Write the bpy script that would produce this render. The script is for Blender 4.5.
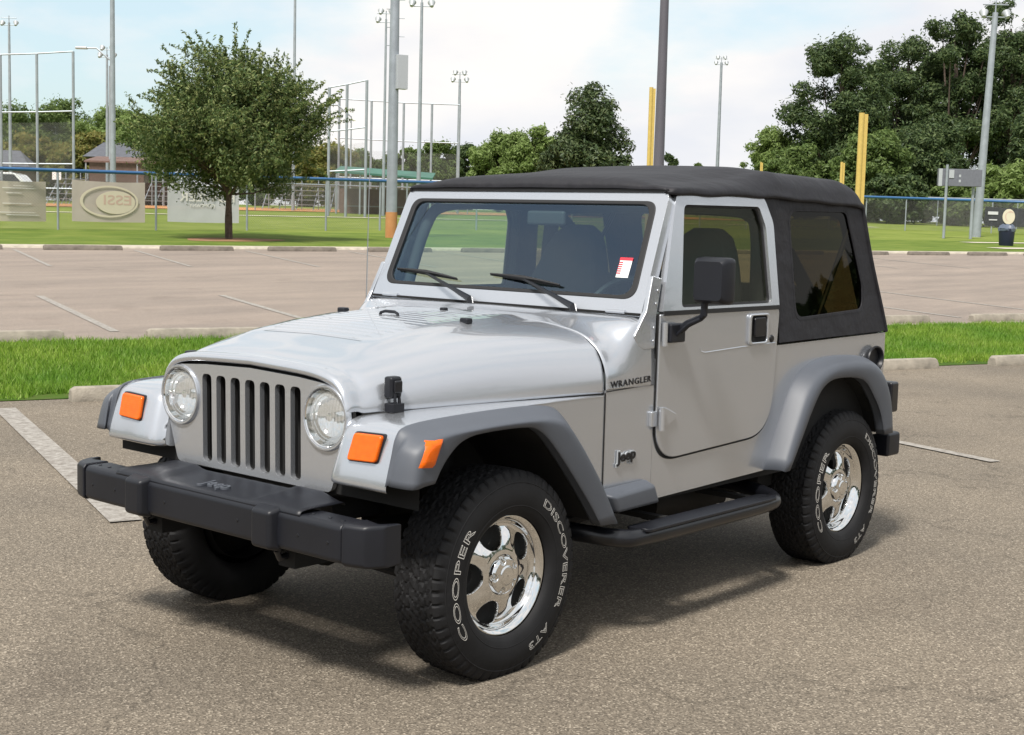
import bpy, bmesh, math, random
import numpy as np
from mathutils import Vector, Matrix
random.seed(7); rng = np.random.default_rng(11)
R_ = math.radians
sc = bpy.context.scene
for o in list(bpy.data.objects): bpy.data.objects.remove(o)
# ------------------------------------------------------------------ camera
CAM = np.array([3.56276, 3.84976, 1.53815]); YAW, PITCH, ROLL, FPX = R_(-139.33394), R_(5.89021), R_(1.47994), 1417.747
def cam_axes():
    cy, sy, cp, sp = math.cos(YAW), math.sin(YAW), math.cos(PITCH), math.sin(PITCH)
    f = np.array([cy*cp, sy*cp, -sp]); r = np.array([sy, -cy, 0.0]); u = np.cross(r, f)
    cr, sr = math.cos(ROLL), math.sin(ROLL)
    return cr*r+sr*u, -sr*r+cr*u, f
RX, UX, FX = cam_axes()
cd = bpy.data.cameras.new('camera'); cam = bpy.data.objects.new('camera', cd); sc.collection.objects.link(cam)
cam.matrix_world = Matrix(((RX[0], UX[0], -FX[0], CAM[0]), (RX[1], UX[1], -FX[1], CAM[1]), (RX[2], UX[2], -FX[2], CAM[2]), (0, 0, 0, 1)))
cd.sensor_width = 36; cd.lens = FPX*36/1024; cd.clip_start = .05; cd.clip_end = 4000
sc.camera = cam
# ------------------------------------------------------------------ world and sun
SUN_DIR = Vector((.66, .20, 1.0)).normalized()
SUN_EL = math.asin(SUN_DIR.z); SUN_AZ = math.atan2(SUN_DIR.x, SUN_DIR.y)
w = bpy.data.worlds.new('World'); sc.world = w; w.use_nodes = True
nt = w.node_tree; nt.nodes.clear()
def N(nt, t, **k):
    n = nt.nodes.new(t)
    for a, b in k.items(): setattr(n, a, b)
    return n
sky = N(nt, 'ShaderNodeTexSky', sky_type='NISHITA', sun_disc=False, sun_elevation=SUN_EL, sun_rotation=SUN_AZ)
sky.air_density = 1.0; sky.dust_density = 2.0
tc = N(nt, 'ShaderNodeTexCoord'); mp = N(nt, 'ShaderNodeMapping'); mp.inputs['Scale'].default_value = (1, 1, 2.6); mp.inputs['Location'].default_value = (.4, .2, .35)
nz = N(nt, 'ShaderNodeTexNoise'); nz.inputs['Scale'].default_value = 4.2; nz.inputs['Detail'].default_value = 7; nz.inputs['Roughness'].default_value = .52
cr = N(nt, 'ShaderNodeValToRGB'); cr.color_ramp.elements[0].position = .36; cr.color_ramp.elements[1].position = .54
nz2 = N(nt, 'ShaderNodeTexNoise'); nz2.inputs['Scale'].default_value = 5; nz2.inputs['Detail'].default_value = 6
cc = N(nt, 'ShaderNodeValToRGB'); cc.color_ramp.elements[0].position = .35; cc.color_ramp.elements[0].color = (.80, .82, .87, 1); cc.color_ramp.elements[1].position = .6; cc.color_ramp.elements[1].color = (1, .965, .93, 1)
sc1 = N(nt, 'ShaderNodeVectorMath', operation='SCALE'); sc1.inputs['Scale'].default_value = 8.3
ad = N(nt, 'ShaderNodeVectorMath', operation='MULTIPLY_ADD'); ad.inputs[1].default_value = (.6, .6, .65); ad.inputs[2].default_value = (3.5, 4.3, 4.2)
mx = N(nt, 'ShaderNodeMix', data_type='RGBA')
bg = N(nt, 'ShaderNodeBackground'); bg.inputs['Strength'].default_value = .10
out = N(nt, 'ShaderNodeOutputWorld')
L = nt.links.new
L(tc.outputs['Generated'], mp.inputs[0]); L(mp.outputs[0], nz.inputs['Vector']); L(mp.outputs[0], nz2.inputs['Vector'])
L(nz.outputs['Fac'], cr.inputs[0]); L(nz2.outputs['Fac'], cc.inputs[0]); L(cc.outputs[0], sc1.inputs[0])
L(sky.outputs[0], ad.inputs[0]); L(cr.outputs[0], mx.inputs['Factor']); L(ad.outputs[0], mx.inputs[6]); L(sc1.outputs[0], mx.inputs[7])
L(mx.outputs[2], bg.inputs['Color']); L(bg.outputs[0], out.inputs[0])
sl = bpy.data.lights.new('sun', 'SUN'); sl.energy = 4.2; sl.angle = R_(9); sl.color = (1, .955, .89)
so = bpy.data.objects.new('sun', sl); sc.collection.objects.link(so); so.rotation_euler = SUN_DIR.to_track_quat('Z', 'Y').to_euler()
sc.view_settings.view_transform = 'Standard'; sc.view_settings.look = 'None'; sc.view_settings.exposure = 0.36; sc.view_settings.gamma = 1
sc.render.engine = 'CYCLES'; sc.render.resolution_x = 1024; sc.render.resolution_y = 735
sc.cycles.max_bounces = 8; sc.cycles.transparent_max_bounces = 24
# ------------------------------------------------------------------ materials
MAT = {}
def mat(name, col, rough=.6, metal=0, coat=0, coat_r=.03, spec=.5, bump=None, var=None, noise_scale=8.0):
    m = bpy.data.materials.new(name); m.use_nodes = True; t = m.node_tree; p = t.nodes['Principled BSDF']
    p.inputs['Base Color'].default_value = (*col, 1); p.inputs['Roughness'].default_value = rough; p.inputs['Metallic'].default_value = metal
    p.inputs['Coat Weight'].default_value = coat; p.inputs['Coat Roughness'].default_value = coat_r; p.inputs['Specular IOR Level'].default_value = spec
    co = N(t, 'ShaderNodeTexCoord')
    if var:
        n = N(t, 'ShaderNodeTexNoise'); n.inputs['Scale'].default_value = noise_scale; n.inputs['Detail'].default_value = 6
        r = N(t, 'ShaderNodeValToRGB'); r.color_ramp.elements[0].position = .3; r.color_ramp.elements[1].position = .7
        r.color_ramp.elements[0].color = (*[c*(1-var) for c in col], 1); r.color_ramp.elements[1].color = (*[min(1, c*(1+var)) for c in col], 1)
        t.links.new(co.outputs['Object'], n.inputs['Vector']); t.links.new(n.outputs['Fac'], r.inputs[0]); t.links.new(r.outputs[0], p.inputs['Base Color'])
    if bump:
        n = N(t, 'ShaderNodeTexNoise'); n.inputs['Scale'].default_value = bump[0]; n.inputs['Detail'].default_value = 4
        b = N(t, 'ShaderNodeBump'); b.inputs['Strength'].default_value = bump[1]; b.inputs['Distance'].default_value = bump[2]
        t.links.new(co.outputs['Object'], n.inputs['Vector']); t.links.new(n.outputs['Fac'], b.inputs['Height']); t.links.new(b.outputs[0], p.inputs['Normal'])
    MAT[name] = m; return m
mat('silver_paint', (.52, .54, .575), .27, .72, 1.0, .02, var=.025, noise_scale=900, bump=(1400, .06, .0002))
mat('grey_plastic', (.072, .080, .096), .5, bump=(420, .25, .0006), var=.06, noise_scale=5)
mat('black_plastic', (.0085, .0095, .0135), .44, spec=.4, bump=(500, .3, .0006), var=.12, noise_scale=6)
mat('satin_black', (.007, .0075, .010), .3)
mat('rubber_seal', (.012, .012, .013), .6)
mat('gap', (.004, .004, .004), .9)
mat('tyre_rubber', (.009, .009, .010), .72, spec=.3, bump=(160, .25, .001), var=.22, noise_scale=14)
mat('tyre_letter', (.62, .60, .56), .6)
mat('chrome', (.80, .80, .79), .055, 1)
mat('zinc', (.42, .42, .42), .35, 1)
mat('fabric_top', (.0072, .007, .0105), .68, bump=(6, .8, .022), var=.15, noise_scale=30)
mat('seat_cloth', (.035, .036, .04), .85, var=.2)
mat('interior_plastic', (.03, .032, .036), .6)
mat('underbody', (.006, .006, .006), .85, var=.4)
mat('rust_exhaust', (.010, .009, .008), .8, .1, var=.4)
mat('white_label', (.8, .8, .78), .5); mat('red_print', (.6, .03, .05), .5)
mat('badge_black', (.01, .01, .012), .3)
mat('galvanized', (.30, .33, .36), .5, .35, var=.12, noise_scale=3)
mat('lamp_white', (.42, .44, .46), .4, .2)
mat('pole_brown', (.10, .095, .11), .5, var=.08, noise_scale=2)
mat('yellow_paint', (.52, .37, .10), .5, var=.08)
mat('blue_rail', (.03, .11, .26), .45, var=.1)
mat('green_roof', (.035, .12, .085), .55, var=.15, noise_scale=1.5)
mat('roof_shingle', (.085, .09, .105), .85, var=.2, noise_scale=4)
mat('brick', (.13, .080, .066), .85, var=.2, noise_scale=6)
mat('bark', (.09, .065, .05), .9, bump=(30, .8, .03), var=.4, noise_scale=14)
mat('bench_metal', (.20, .20, .20), .6, .2)
mat('scoreboard', (.13, .135, .16), .6, var=.1)
mat('bag_plastic', (.08, .10, .14), .3); mat('bin_navy', (.012, .016, .04), .45)
mat('car_white', (.72, .73, .74), .3, coat=1); mat('dark_glass', (.02, .025, .03), .08)
mat('banner_tan', (.62, .55, .46), .8, var=.05, noise_scale=2); mat('banner_mauve', (.60, .53, .48), .8, var=.05, noise_scale=2); mat('banner_grey', (.62, .62, .64), .8, var=.04, noise_scale=2)
mat('banner_cream', (.70, .63, .50), .8); mat('banner_pink', (.64, .46, .38), .8); mat('banner_white', (.76, .73, .68), .8)
mat('banner_dark', (.06, .062, .072), .8); mat('sidewalk', (.50, .45, .37), .85, var=.12, noise_scale=1.2)

def glass(name, tint, ior=1.5, rough=.0, refl=(1, 1, 1)):
    m = bpy.data.materials.new(name); m.use_nodes = True; t = m.node_tree; t.nodes.clear()
    o = N(t, 'ShaderNodeOutputMaterial'); f = N(t, 'ShaderNodeFresnel'); f.inputs[0].default_value = ior; ge = N(t, 'ShaderNodeNewGeometry'); mr_ = N(t, 'ShaderNodeMapRange'); mr_.inputs[3].default_value = ior; mr_.inputs[4].default_value = 1/ior; t.links.new(ge.outputs['Backfacing'], mr_.inputs[0]); t.links.new(mr_.outputs[0], f.inputs[0])
    tr = N(t, 'ShaderNodeBsdfTransparent'); tr.inputs[0].default_value = (*tint, 1); g = N(t, 'ShaderNodeBsdfGlossy'); g.inputs['Roughness'].default_value = rough; g.inputs[0].default_value = (*refl, 1)
    m2 = N(t, 'ShaderNodeMixShader'); t.links.new(f.outputs[0], m2.inputs[0]); t.links.new(tr.outputs[0], m2.inputs[1]); t.links.new(g.outputs[0], m2.inputs[2]); t.links.new(m2.outputs[0], o.inputs[0])
    MAT[name] = m
glass('windshield_glass', (.76, .92, .88), 2.0, 0, (.55, .74, 1)); glass('side_glass', (.80, .84, .70), 1.45, 0, (.40, .42, .36)); glass('vinyl_window', (.20, .18, .11), 1.42, .015, (.38, .38, .36)); glass('lens_clear', (.93, .95, .96), 1.5)  # refl colours dim side reflections in place of unbuilt surroundings; windshield reflections tinted blue
def frosted():
    t = MAT['lens_clear'].node_tree; o = [n for n in t.nodes if n.type == 'OUTPUT_MATERIAL'][0]; src = o.inputs[0].links[0].from_socket; d = N(t, 'ShaderNodeBsdfDiffuse'); d.inputs[0].default_value = (.80, .81, .80, 1); mx_ = N(t, 'ShaderNodeMixShader')
    wv = N(t, 'ShaderNodeTexWave', bands_direction='Y'); wv.inputs['Scale'].default_value = 26; co = N(t, 'ShaderNodeTexCoord'); mr_ = N(t, 'ShaderNodeMapRange'); mr_.inputs[3].default_value = .14; mr_.inputs[4].default_value = .26
    t.links.new(co.outputs['Object'], wv.inputs[0]); t.links.new(wv.outputs['Fac'], mr_.inputs[0]); t.links.new(mr_.outputs[0], mx_.inputs[0]); t.links.new(src, mx_.inputs[1]); t.links.new(d.outputs[0], mx_.inputs[2]); t.links.new(mx_.outputs[0], o.inputs[0])
frosted()
def amber():
    m = mat('amber_lens', (.72, .13, .001), .22, coat=.12, spec=.35); p = m.node_tree.nodes['Principled BSDF']
    wv = N(m.node_tree, 'ShaderNodeTexWave', bands_direction='Z'); wv.inputs['Scale'].default_value = 40
    tcn = N(m.node_tree, 'ShaderNodeTexCoord'); b = N(m.node_tree, 'ShaderNodeBump'); b.inputs['Strength'].default_value = .12; b.inputs['Distance'].default_value = .001
    m.node_tree.links.new(tcn.outputs['Object'], wv.inputs[0]); m.node_tree.links.new(wv.outputs['Fac'], b.inputs['Height']); m.node_tree.links.new(b.outputs[0], p.inputs['Normal'])
    t = m.node_tree; w1 = N(t, 'ShaderNodeTexVoronoi'); w1.inputs['Scale'].default_value = 55; r1 = N(t, 'ShaderNodeValToRGB'); r1.color_ramp.elements[0].color = (.72, .125, .002, 1); r1.color_ramp.elements[1].position = .8; r1.color_ramp.elements[1].color = (.66, .105, .001, 1)
    t.links.new(tcn.outputs['Object'], w1.inputs['Vector']); t.links.new(w1.outputs['Distance'], r1.inputs[0]); t.links.new(r1.outputs[0], p.inputs['Base Color'])
amber()
def asphalt(name, c0, c1, c2, speck, far=False):
    m = bpy.data.materials.new(name); m.use_nodes = True; t = m.node_tree; p = t.nodes['Principled BSDF']; p.inputs['Roughness'].default_value = .85; p.inputs['Specular IOR Level'].default_value = .25
    co = N(t, 'ShaderNodeTexCoord')
    v = N(t, 'ShaderNodeTexVoronoi'); v.inputs['Scale'].default_value = 160; v.inputs['Randomness'].default_value = 1
    t.links.new(co.outputs['Object'], v.inputs['Vector'])
    sep = N(t, 'ShaderNodeSeparateColor'); t.links.new(v.outputs['Color'], sep.inputs[0])
    r = N(t, 'ShaderNodeValToRGB'); e = r.color_ramp.elements; e[0].position = .0; e[0].color = (*c0, 1); e[1].position = 1; e[1].color = (*speck, 1)
    a = e.new(.45); a.color = (*c1, 1); a = e.new(.86); a.color = (*c2, 1)
    t.links.new(sep.outputs[0], r.inputs[0])
    n = N(t, 'ShaderNodeTexNoise'); n.inputs['Scale'].default_value = .55; n.inputs['Detail'].default_value = 8; n.inputs['Roughness'].default_value = .6
    mpn = N(t, 'ShaderNodeMapping'); mpn.inputs['Rotation'].default_value = (0, 0, R_(20)); mpn.inputs['Scale'].default_value = (.5, 2.2, 1) if far else (1, 1, 1)
    t.links.new(co.outputs['Object'], mpn.inputs[0]); t.links.new(mpn.outputs[0], n.inputs['Vector'])
    r2 = N(t, 'ShaderNodeValToRGB'); r2.color_ramp.elements[0].position = .3; r2.color_ramp.elements[0].color = (.80, .80, .81, 1); r2.color_ramp.elements[1].position = .7; r2.color_ramp.elements[1].color = (1.14, 1.12, 1.10, 1)
    t.links.new(n.outputs['Fac'], r2.inputs[0])
    ns = N(t, 'ShaderNodeTexNoise'); ns.inputs['Scale'].default_value = 1.3; ns.inputs['Detail'].default_value = 3; rs_ = N(t, 'ShaderNodeValToRGB'); rs_.color_ramp.elements[0].position = .60; rs_.color_ramp.elements[0].color = (1, 1, 1, 1); rs_.color_ramp.elements[1].position = .76; rs_.color_ramp.elements[1].color = (.84, .83, .83, 1)
    t.links.new(co.outputs['Object'], ns.inputs['Vector']); t.links.new(ns.outputs['Fac'], rs_.inputs[0]); m0 = N(t, 'ShaderNodeMix', data_type='RGBA', blend_type='MULTIPLY'); m0.inputs['Factor'].default_value = 1; t.links.new(r2.outputs[0], m0.inputs[6]); t.links.new(rs_.outputs[0], m0.inputs[7])
    # hairline cracks
    vc = N(t, 'ShaderNodeTexVoronoi', feature='DISTANCE_TO_EDGE'); vc.inputs['Scale'].default_value = .42
    n3 = N(t, 'ShaderNodeTexNoise'); n3.inputs['Scale'].default_value = 1.6; n3.inputs['Detail'].default_value = 6
    va = N(t, 'ShaderNodeVectorMath', operation='ADD'); t.links.new(co.outputs['Object'], n3.inputs['Vector']); t.links.new(co.outputs['Object'], va.inputs[0]); t.links.new(n3.outputs['Color'], va.inputs[1]); t.links.new(va.outputs[0], vc.inputs['Vector'])
    r3 = N(t, 'ShaderNodeValToRGB'); r3.color_ramp.elements[0].position = .0; r3.color_ramp.elements[0].color = (.62, .62, .62, 1); r3.color_ramp.elements[1].position = .006; r3.color_ramp.elements[1].color = (1, 1, 1, 1)
    t.links.new(vc.outputs['Distance'], r3.inputs[0])
    m1 = N(t, 'ShaderNodeMix', data_type='RGBA', blend_type='MULTIPLY'); m1.inputs['Factor'].default_value = 1
    m2 = N(t, 'ShaderNodeMix', data_type='RGBA', blend_type='MULTIPLY'); m2.inputs['Factor'].default_value = .0 if far else .75
    t.links.new(r.outputs[0], m1.inputs[6]); t.links.new(m0.outputs[2], m1.inputs[7]); t.links.new(m1.outputs[2], m2.inputs[6]); t.links.new(r3.outputs[0], m2.inputs[7]); t.links.new(m2.outputs[2], p.inputs['Base Color'])
    b = N(t, 'ShaderNodeBump'); b.inputs['Strength'].default_value = .6; b.inputs['Distance'].default_value = .004; t.links.new(v.outputs['Distance'], b.inputs['Height']); t.links.new(b.outputs[0], p.inputs['Normal'])
    MAT[name] = m
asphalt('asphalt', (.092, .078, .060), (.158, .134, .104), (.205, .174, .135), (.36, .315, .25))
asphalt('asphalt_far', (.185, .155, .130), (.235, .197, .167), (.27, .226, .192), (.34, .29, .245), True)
def grass_ground(name, cols, scale, stretch=(1, 1, 1)):
    m = bpy.data.materials.new(name); m.use_nodes = True; t = m.node_tree; p = t.nodes['Principled BSDF']; p.inputs['Roughness'].default_value = .95; p.inputs['Specular IOR Level'].default_value = .1
    co = N(t, 'ShaderNodeTexCoord'); mpn = N(t, 'ShaderNodeMapping'); mpn.inputs['Scale'].default_value = stretch
    n = N(t, 'ShaderNodeTexNoise'); n.inputs['Scale'].default_value = scale; n.inputs['Detail'].default_value = 9; n.inputs['Roughness'].default_value = .7
    r = N(t, 'ShaderNodeValToRGB'); e = r.color_ramp.elements; e[0].position = .28; e[1].position = .75; e[0].color = (*cols[0], 1); e[1].color = (*cols[-1], 1)
    for i, c in enumerate(cols[1:-1]): x = e.new(.28+.47*(i+1)/(len(cols)-1)); x.color = (*c, 1)
    t.links.new(co.outputs['Object'], mpn.inputs[0]); t.links.new(mpn.outputs[0], n.inputs['Vector']); t.links.new(n.outputs['Fac'], r.inputs[0]); t.links.new(r.outputs[0], p.inputs['Base Color'])
    MAT[name] = m
grass_ground('field_grass', [(.095, .135, .022), (.15, .19, .036), (.21, .235, .065)], .5)
grass_ground('verge_grass', [(.06, .10, .014), (.11, .155, .026), (.17, .195, .045)], .8, (1, 1, 1))
grass_ground('island_soil', [(.04, .055, .015), (.05, .10, .012), (.10, .085, .04)], 3)
grass_ground('clay', [(.36, .15, .055), (.46, .23, .10), (.50, .30, .16)], .6)
grass_ground('soil', [(.20, .10, .05), (.28, .16, .09), (.30, .20, .12)], 2)
def concrete(name, c):
    m = mat(name, c, .9, bump=(60, .6, .01), var=.28, noise_scale=7)
concrete('stop_concrete', (.27, .24, .195)); concrete('kerb_concrete', (.40, .355, .285))
concrete('stop_concrete_dark', (.17, .145, .12))
def worn_paint():
    m = mat('worn_paint', (.40, .38, .35), .8); t = m.node_tree; p = t.nodes['Principled BSDF']
    co = N(t, 'ShaderNodeTexCoord'); n = N(t, 'ShaderNodeTexNoise'); n.inputs['Scale'].default_value = 22; n.inputs['Detail'].default_value = 8; n.inputs['Roughness'].default_value = .75
    r = N(t, 'ShaderNodeValToRGB'); r.color_ramp.elements[0].position = .36; r.color_ramp.elements[0].color = (.15, .13, .11, 1); r.color_ramp.elements[1].position = .60; r.color_ramp.elements[1].color = (.32, .30, .27, 1)
    t.links.new(co.outputs['Object'], n.inputs['Vector']); t.links.new(n.outputs['Fac'], r.inputs[0]); t.links.new(r.outputs[0], p.inputs['Base Color'])
worn_paint()
def leaf_mat(name, cols, transl=.35):
    m = bpy.data.materials.new(name); m.use_nodes = True; t = m.node_tree; t.nodes.clear(); o = N(t, 'ShaderNodeOutputMaterial')
    g = N(t, 'ShaderNodeNewGeometry'); r = N(t, 'ShaderNodeValToRGB'); e = r.color_ramp.elements; e[0].color = (*cols[0], 1); e[1].color = (*cols[-1], 1)
    for i, c in enumerate(cols[1:-1]): x = e.new((i+1)/(len(cols)-1)); x.color = (*c, 1)
    t.links.new(g.outputs['Random Per Island'], r.inputs[0])
    d = N(t, 'ShaderNodeBsdfPrincipled'); d.inputs['Roughness'].default_value = .55; d.inputs['Specular IOR Level'].default_value = .3; tr = N(t, 'ShaderNodeBsdfTranslucent'); mx_ = N(t, 'ShaderNodeMixShader'); mx_.inputs[0].default_value = transl
    t.links.new(r.outputs[0], d.inputs['Base Color']); t.links.new(r.outputs[0], tr.inputs[0]); t.links.new(d.outputs[0], mx_.inputs[1]); t.links.new(tr.outputs[0], mx_.inputs[2]); t.links.new(mx_.outputs[0], o.inputs[0]); MAT[name] = m
leaf_mat('leaf_pear', [(.048, .085, .028), (.09, .14, .042), (.16, .21, .065), (.28, .30, .12)], .35)
leaf_mat('leaf_dark', [(.035, .062, .024), (.07, .11, .04), (.125, .165, .06)], .35)
leaf_mat('leaf_mid', [(.07, .115, .03), (.12, .18, .05), (.18, .24, .075)], .4)
leaf_mat('leaf_bright', [(.12, .18, .045), (.20, .28, .08), (.28, .36, .13)], .45)
leaf_mat('leaf_autumn', [(.12, .15, .035), (.20, .20, .055), (.28, .23, .07), (.16, .21, .055)], .45)
leaf_mat('leaf_magnolia', [(.028, .05, .018), (.055, .085, .03), (.10, .125, .05)], .2)
def leaf_var(name):
    t = MAT[name].node_tree; r = [n for n in t.nodes if n.type == 'VALTORGB'][0]; co = N(t, 'ShaderNodeTexCoord'); n = N(t, 'ShaderNodeTexNoise'); n.inputs['Scale'].default_value = .9; n.inputs['Detail'].default_value = 5; q = N(t, 'ShaderNodeValToRGB'); q.color_ramp.elements[0].position = .35; q.color_ramp.elements[0].color = (.72, .80, .7, 1); q.color_ramp.elements[1].position = .68; q.color_ramp.elements[1].color = (1.25, 1.05, 1.1, 1); mm = N(t, 'ShaderNodeMix', data_type='RGBA', blend_type='MULTIPLY'); mm.inputs['Factor'].default_value = 1
    outs = [l.to_socket for l in r.outputs[0].links]; t.links.new(co.outputs['Object'], n.inputs['Vector']); t.links.new(n.outputs['Fac'], q.inputs[0]); t.links.new(r.outputs[0], mm.inputs[6]); t.links.new(q.outputs[0], mm.inputs[7])
    for o_ in outs: t.links.new(mm.outputs[2], o_)
leaf_mat('blade', [(.10, .21, .018), (.16, .31, .028), (.23, .40, .05), (.30, .42, .11)], .42)
leaf_var('blade')
def chain():
    m = bpy.data.materials.new('chain_link'); m.use_nodes = True; t = m.node_tree; t.nodes.clear(); o = N(t, 'ShaderNodeOutputMaterial')
    tcn = N(t, 'ShaderNodeTexCoord'); a = []
    for ang in (45, -45):
        mpn = N(t, 'ShaderNodeMapping'); mpn.inputs['Rotation'].default_value = (0, R_(ang), 0); wv = N(t, 'ShaderNodeTexWave', bands_direction='X'); wv.inputs['Scale'].default_value = 5.0
        t.links.new(tcn.outputs['Object'], mpn.inputs[0]); t.links.new(mpn.outputs[0], wv.inputs[0]); g = N(t, 'ShaderNodeMath', operation='GREATER_THAN'); g.inputs[1].default_value = .982; t.links.new(wv.outputs['Fac'], g.inputs[0]); a.append(g)
    mx_ = N(t, 'ShaderNodeMath', operation='MAXIMUM'); t.links.new(a[0].outputs[0], mx_.inputs[0]); t.links.new(a[1].outputs[0], mx_.inputs[1])
    tr = N(t, 'ShaderNodeBsdfTransparent'); d = N(t, 'ShaderNodeBsdfPrincipled'); d.inputs['Base Color'].default_value = (.22, .22, .21, 1); d.inputs['Metallic'].default_value = .3; d.inputs['Roughness'].default_value = .6
    s = N(t, 'ShaderNodeMixShader'); t.links.new(mx_.outputs[0], s.inputs[0]); t.links.new(tr.outputs[0], s.inputs[1]); t.links.new(d.outputs[0], s.inputs[2]); t.links.new(s.outputs[0], o.inputs[0]); MAT['chain_link'] = m
chain()
def mesh_banner(src, name, dens):   # woven mesh banner: part of what is behind shows through the weave
    m = MAT[src].copy(); m.name = name; t = m.node_tree; p = t.nodes['Principled BSDF']; o = t.nodes['Material Output']; tr = N(t, 'ShaderNodeBsdfTransparent'); s = N(t, 'ShaderNodeMixShader'); s.inputs[0].default_value = dens
    t.links.new(tr.outputs[0], s.inputs[1]); t.links.new(p.outputs[0], s.inputs[2]); t.links.new(s.outputs[0], o.inputs[0]); MAT[name] = m
for s_ in ('banner_tan', 'banner_mauve', 'banner_grey'): mesh_banner(s_, s_+'_mesh', .80)
mesh_banner('banner_dark', 'banner_dark_mesh', .75)
# ------------------------------------------------------------------ object helpers
def link(o, parent=None):
    sc.collection.objects.link(o)
    if parent: o.parent = parent
    return o
def tag(o, label=None, cat=None, group=None, kind=None):
    if label: o['label'] = label
    if cat: o['category'] = cat
    if group: o['group'] = group
    if kind: o['kind'] = kind
    return o
def empty(name, loc, label, cat, group=None, rz=0):
    o = bpy.data.objects.new(name, None); o.location = loc; o.rotation_euler.z = rz; o.empty_display_size = .2; link(o); return tag(o, label, cat, group)
class MB:
    def __init__(s): s.v = []; s.f = []
    def add(s, v, f):
        b = len(s.v); s.v += [tuple(map(float, p)) for p in v]; s.f += [tuple(b+i for i in q) for q in f]; return s
    def box(s, a, b):
        x0, y0, z0 = a; x1, y1, z1 = b
        return s.add([(x0,y0,z0),(x1,y0,z0),(x1,y1,z0),(x0,y1,z0),(x0,y0,z1),(x1,y0,z1),(x1,y1,z1),(x0,y1,z1)], [(0,3,2,1),(4,5,6,7),(0,1,5,4),(1,2,6,5),(2,3,7,6),(3,0,4,7)])
    def tube(s, path, r, n=12, cap=True):
        P = [Vector(p) for p in path]; rs = r if isinstance(r, (list, tuple)) else [r]*len(P); v = []; f = []; up = None
        for i, p in enumerate(P):
            d = (P[min(i+1, len(P)-1)]-P[max(i-1, 0)]).normalized()
            if up is None: up = Vector((0, 0, 1)) if abs(d.z) < .9 else Vector((1, 0, 0))
            a = d.cross(up).normalized(); b = a.cross(d); up = b
            for k in range(n): t = 2*math.pi*k/n; v.append(p+(a*math.cos(t)+b*math.sin(t))*rs[i])
        for i in range(len(P)-1):
            for k in range(n): f.append((i*n+k, i*n+(k+1) % n, (i+1)*n+(k+1) % n, (i+1)*n+k))
        if cap: f.append(tuple(range(n))[::-1]); f.append(tuple((len(P)-1)*n+k for k in range(n)))
        return s.add(v, f)
    def lathe(s, prof, n=48, M=None):          # prof: (r, h); axis +Y by default
        v = []; f = []
        for r, h in prof:
            for k in range(n): t = 2*math.pi*k/n; v.append((r*math.cos(t), h, r*math.sin(t)))
        for i in range(len(prof)-1):
            for k in range(n): f.append((i*n+k, i*n+(k+1) % n, (i+1)*n+(k+1) % n, (i+1)*n+k))
        if M is not None: v = [M @ Vector(p) for p in v]
        return s.add(v, f)
    def build(s, name, m, parent=None, smooth=True, bevel=0, seg=3, solid=0, sub=0, angle=35):
        me = bpy.data.meshes.new(name); me.from_pydata(s.v, [], s.f); me.update()
        bm = bmesh.new(); bm.from_mesh(me); bmesh.ops.remove_doubles(bm, verts=bm.verts, dist=1e-5); bmesh.ops.recalc_face_normals(bm, faces=bm.faces); bm.to_mesh(me); bm.free()
        me.materials.append(MAT[m]); me.polygons.foreach_set('use_smooth', [smooth]*len(me.polygons))
        o = bpy.data.objects.new(name, me); link(o, parent)
        if smooth and not bevel: me.set_sharp_from_angle(angle=R_(angle))
        if sub: d = o.modifiers.new('sub', 'SUBSURF'); d.levels = sub; d.render_levels = sub
        if solid: d = o.modifiers.new('solid', 'SOLIDIFY'); d.thickness = solid; d.offset = 0
        if bevel:
            d = o.modifiers.new('bevel', 'BEVEL'); d.width = bevel; d.segments = seg; d.limit_method = 'ANGLE'; d.angle_limit = R_(40); d.harden_normals = False
            o.modifiers.new('wn', 'WEIGHTED_NORMAL')
        return o
def build_split(mb, name, m, parent=None, **k):   # every loose piece becomes a part of its own
    par = list(range(len(mb.v)))
    def find(a):
        while par[a] != a: par[a] = par[par[a]]; a = par[a]
        return a
    for f in mb.f:
        for q in f[1:]: par[find(f[0])] = find(q)
    g = {}
    for f in mb.f: g.setdefault(find(f[0]), []).append(f)
    for fs in g.values():
        ids = sorted({q for f in fs for q in f}); mp_ = {q: i for i, q in enumerate(ids)}
        MB().add([mb.v[q] for q in ids], [tuple(mp_[q] for q in f) for f in fs]).build(name, m, parent, **k)
def rpoly(pts, rad, n=6):                       # rounded polygon in 2D
    out = []; m = len(pts); rad = rad if isinstance(rad, (list, tuple)) else [rad]*m
    for i in range(m):
        p, a, b = Vector(pts[i]), Vector(pts[i-1]), Vector(pts[(i+1) % m]); r = rad[i]
        if r <= 0: out.append(tuple(p)); continue
        da = (a-p); db = (b-p); la, lb = da.length, db.length; da.normalize(); db.normalize()
        ang = da.angle(db); t = min(r/math.tan(ang/2), la*.49, lb*.49)
        s0, s1 = p+da*t, p+db*t
        for k in range(n+1):
            u = k/n; out.append(tuple((1-u)**2*s0+2*u*(1-u)*p+u*u*s1))
    return out
def circ(cx, cy, r, n=32, ry=None): return [(cx+r*math.cos(2*math.pi*k/n), cy+(ry or r)*math.sin(2*math.pi*k/n)) for k in range(n)]
def sheet(mb, outer, f):                        # single thin pane
    k = len(mb.v); panel(mb, outer, [], f, .001); n = len(outer); mb.v = mb.v[:k+n]; mb.f = [q for q in mb.f if max(q) < k+n]; return mb
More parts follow.
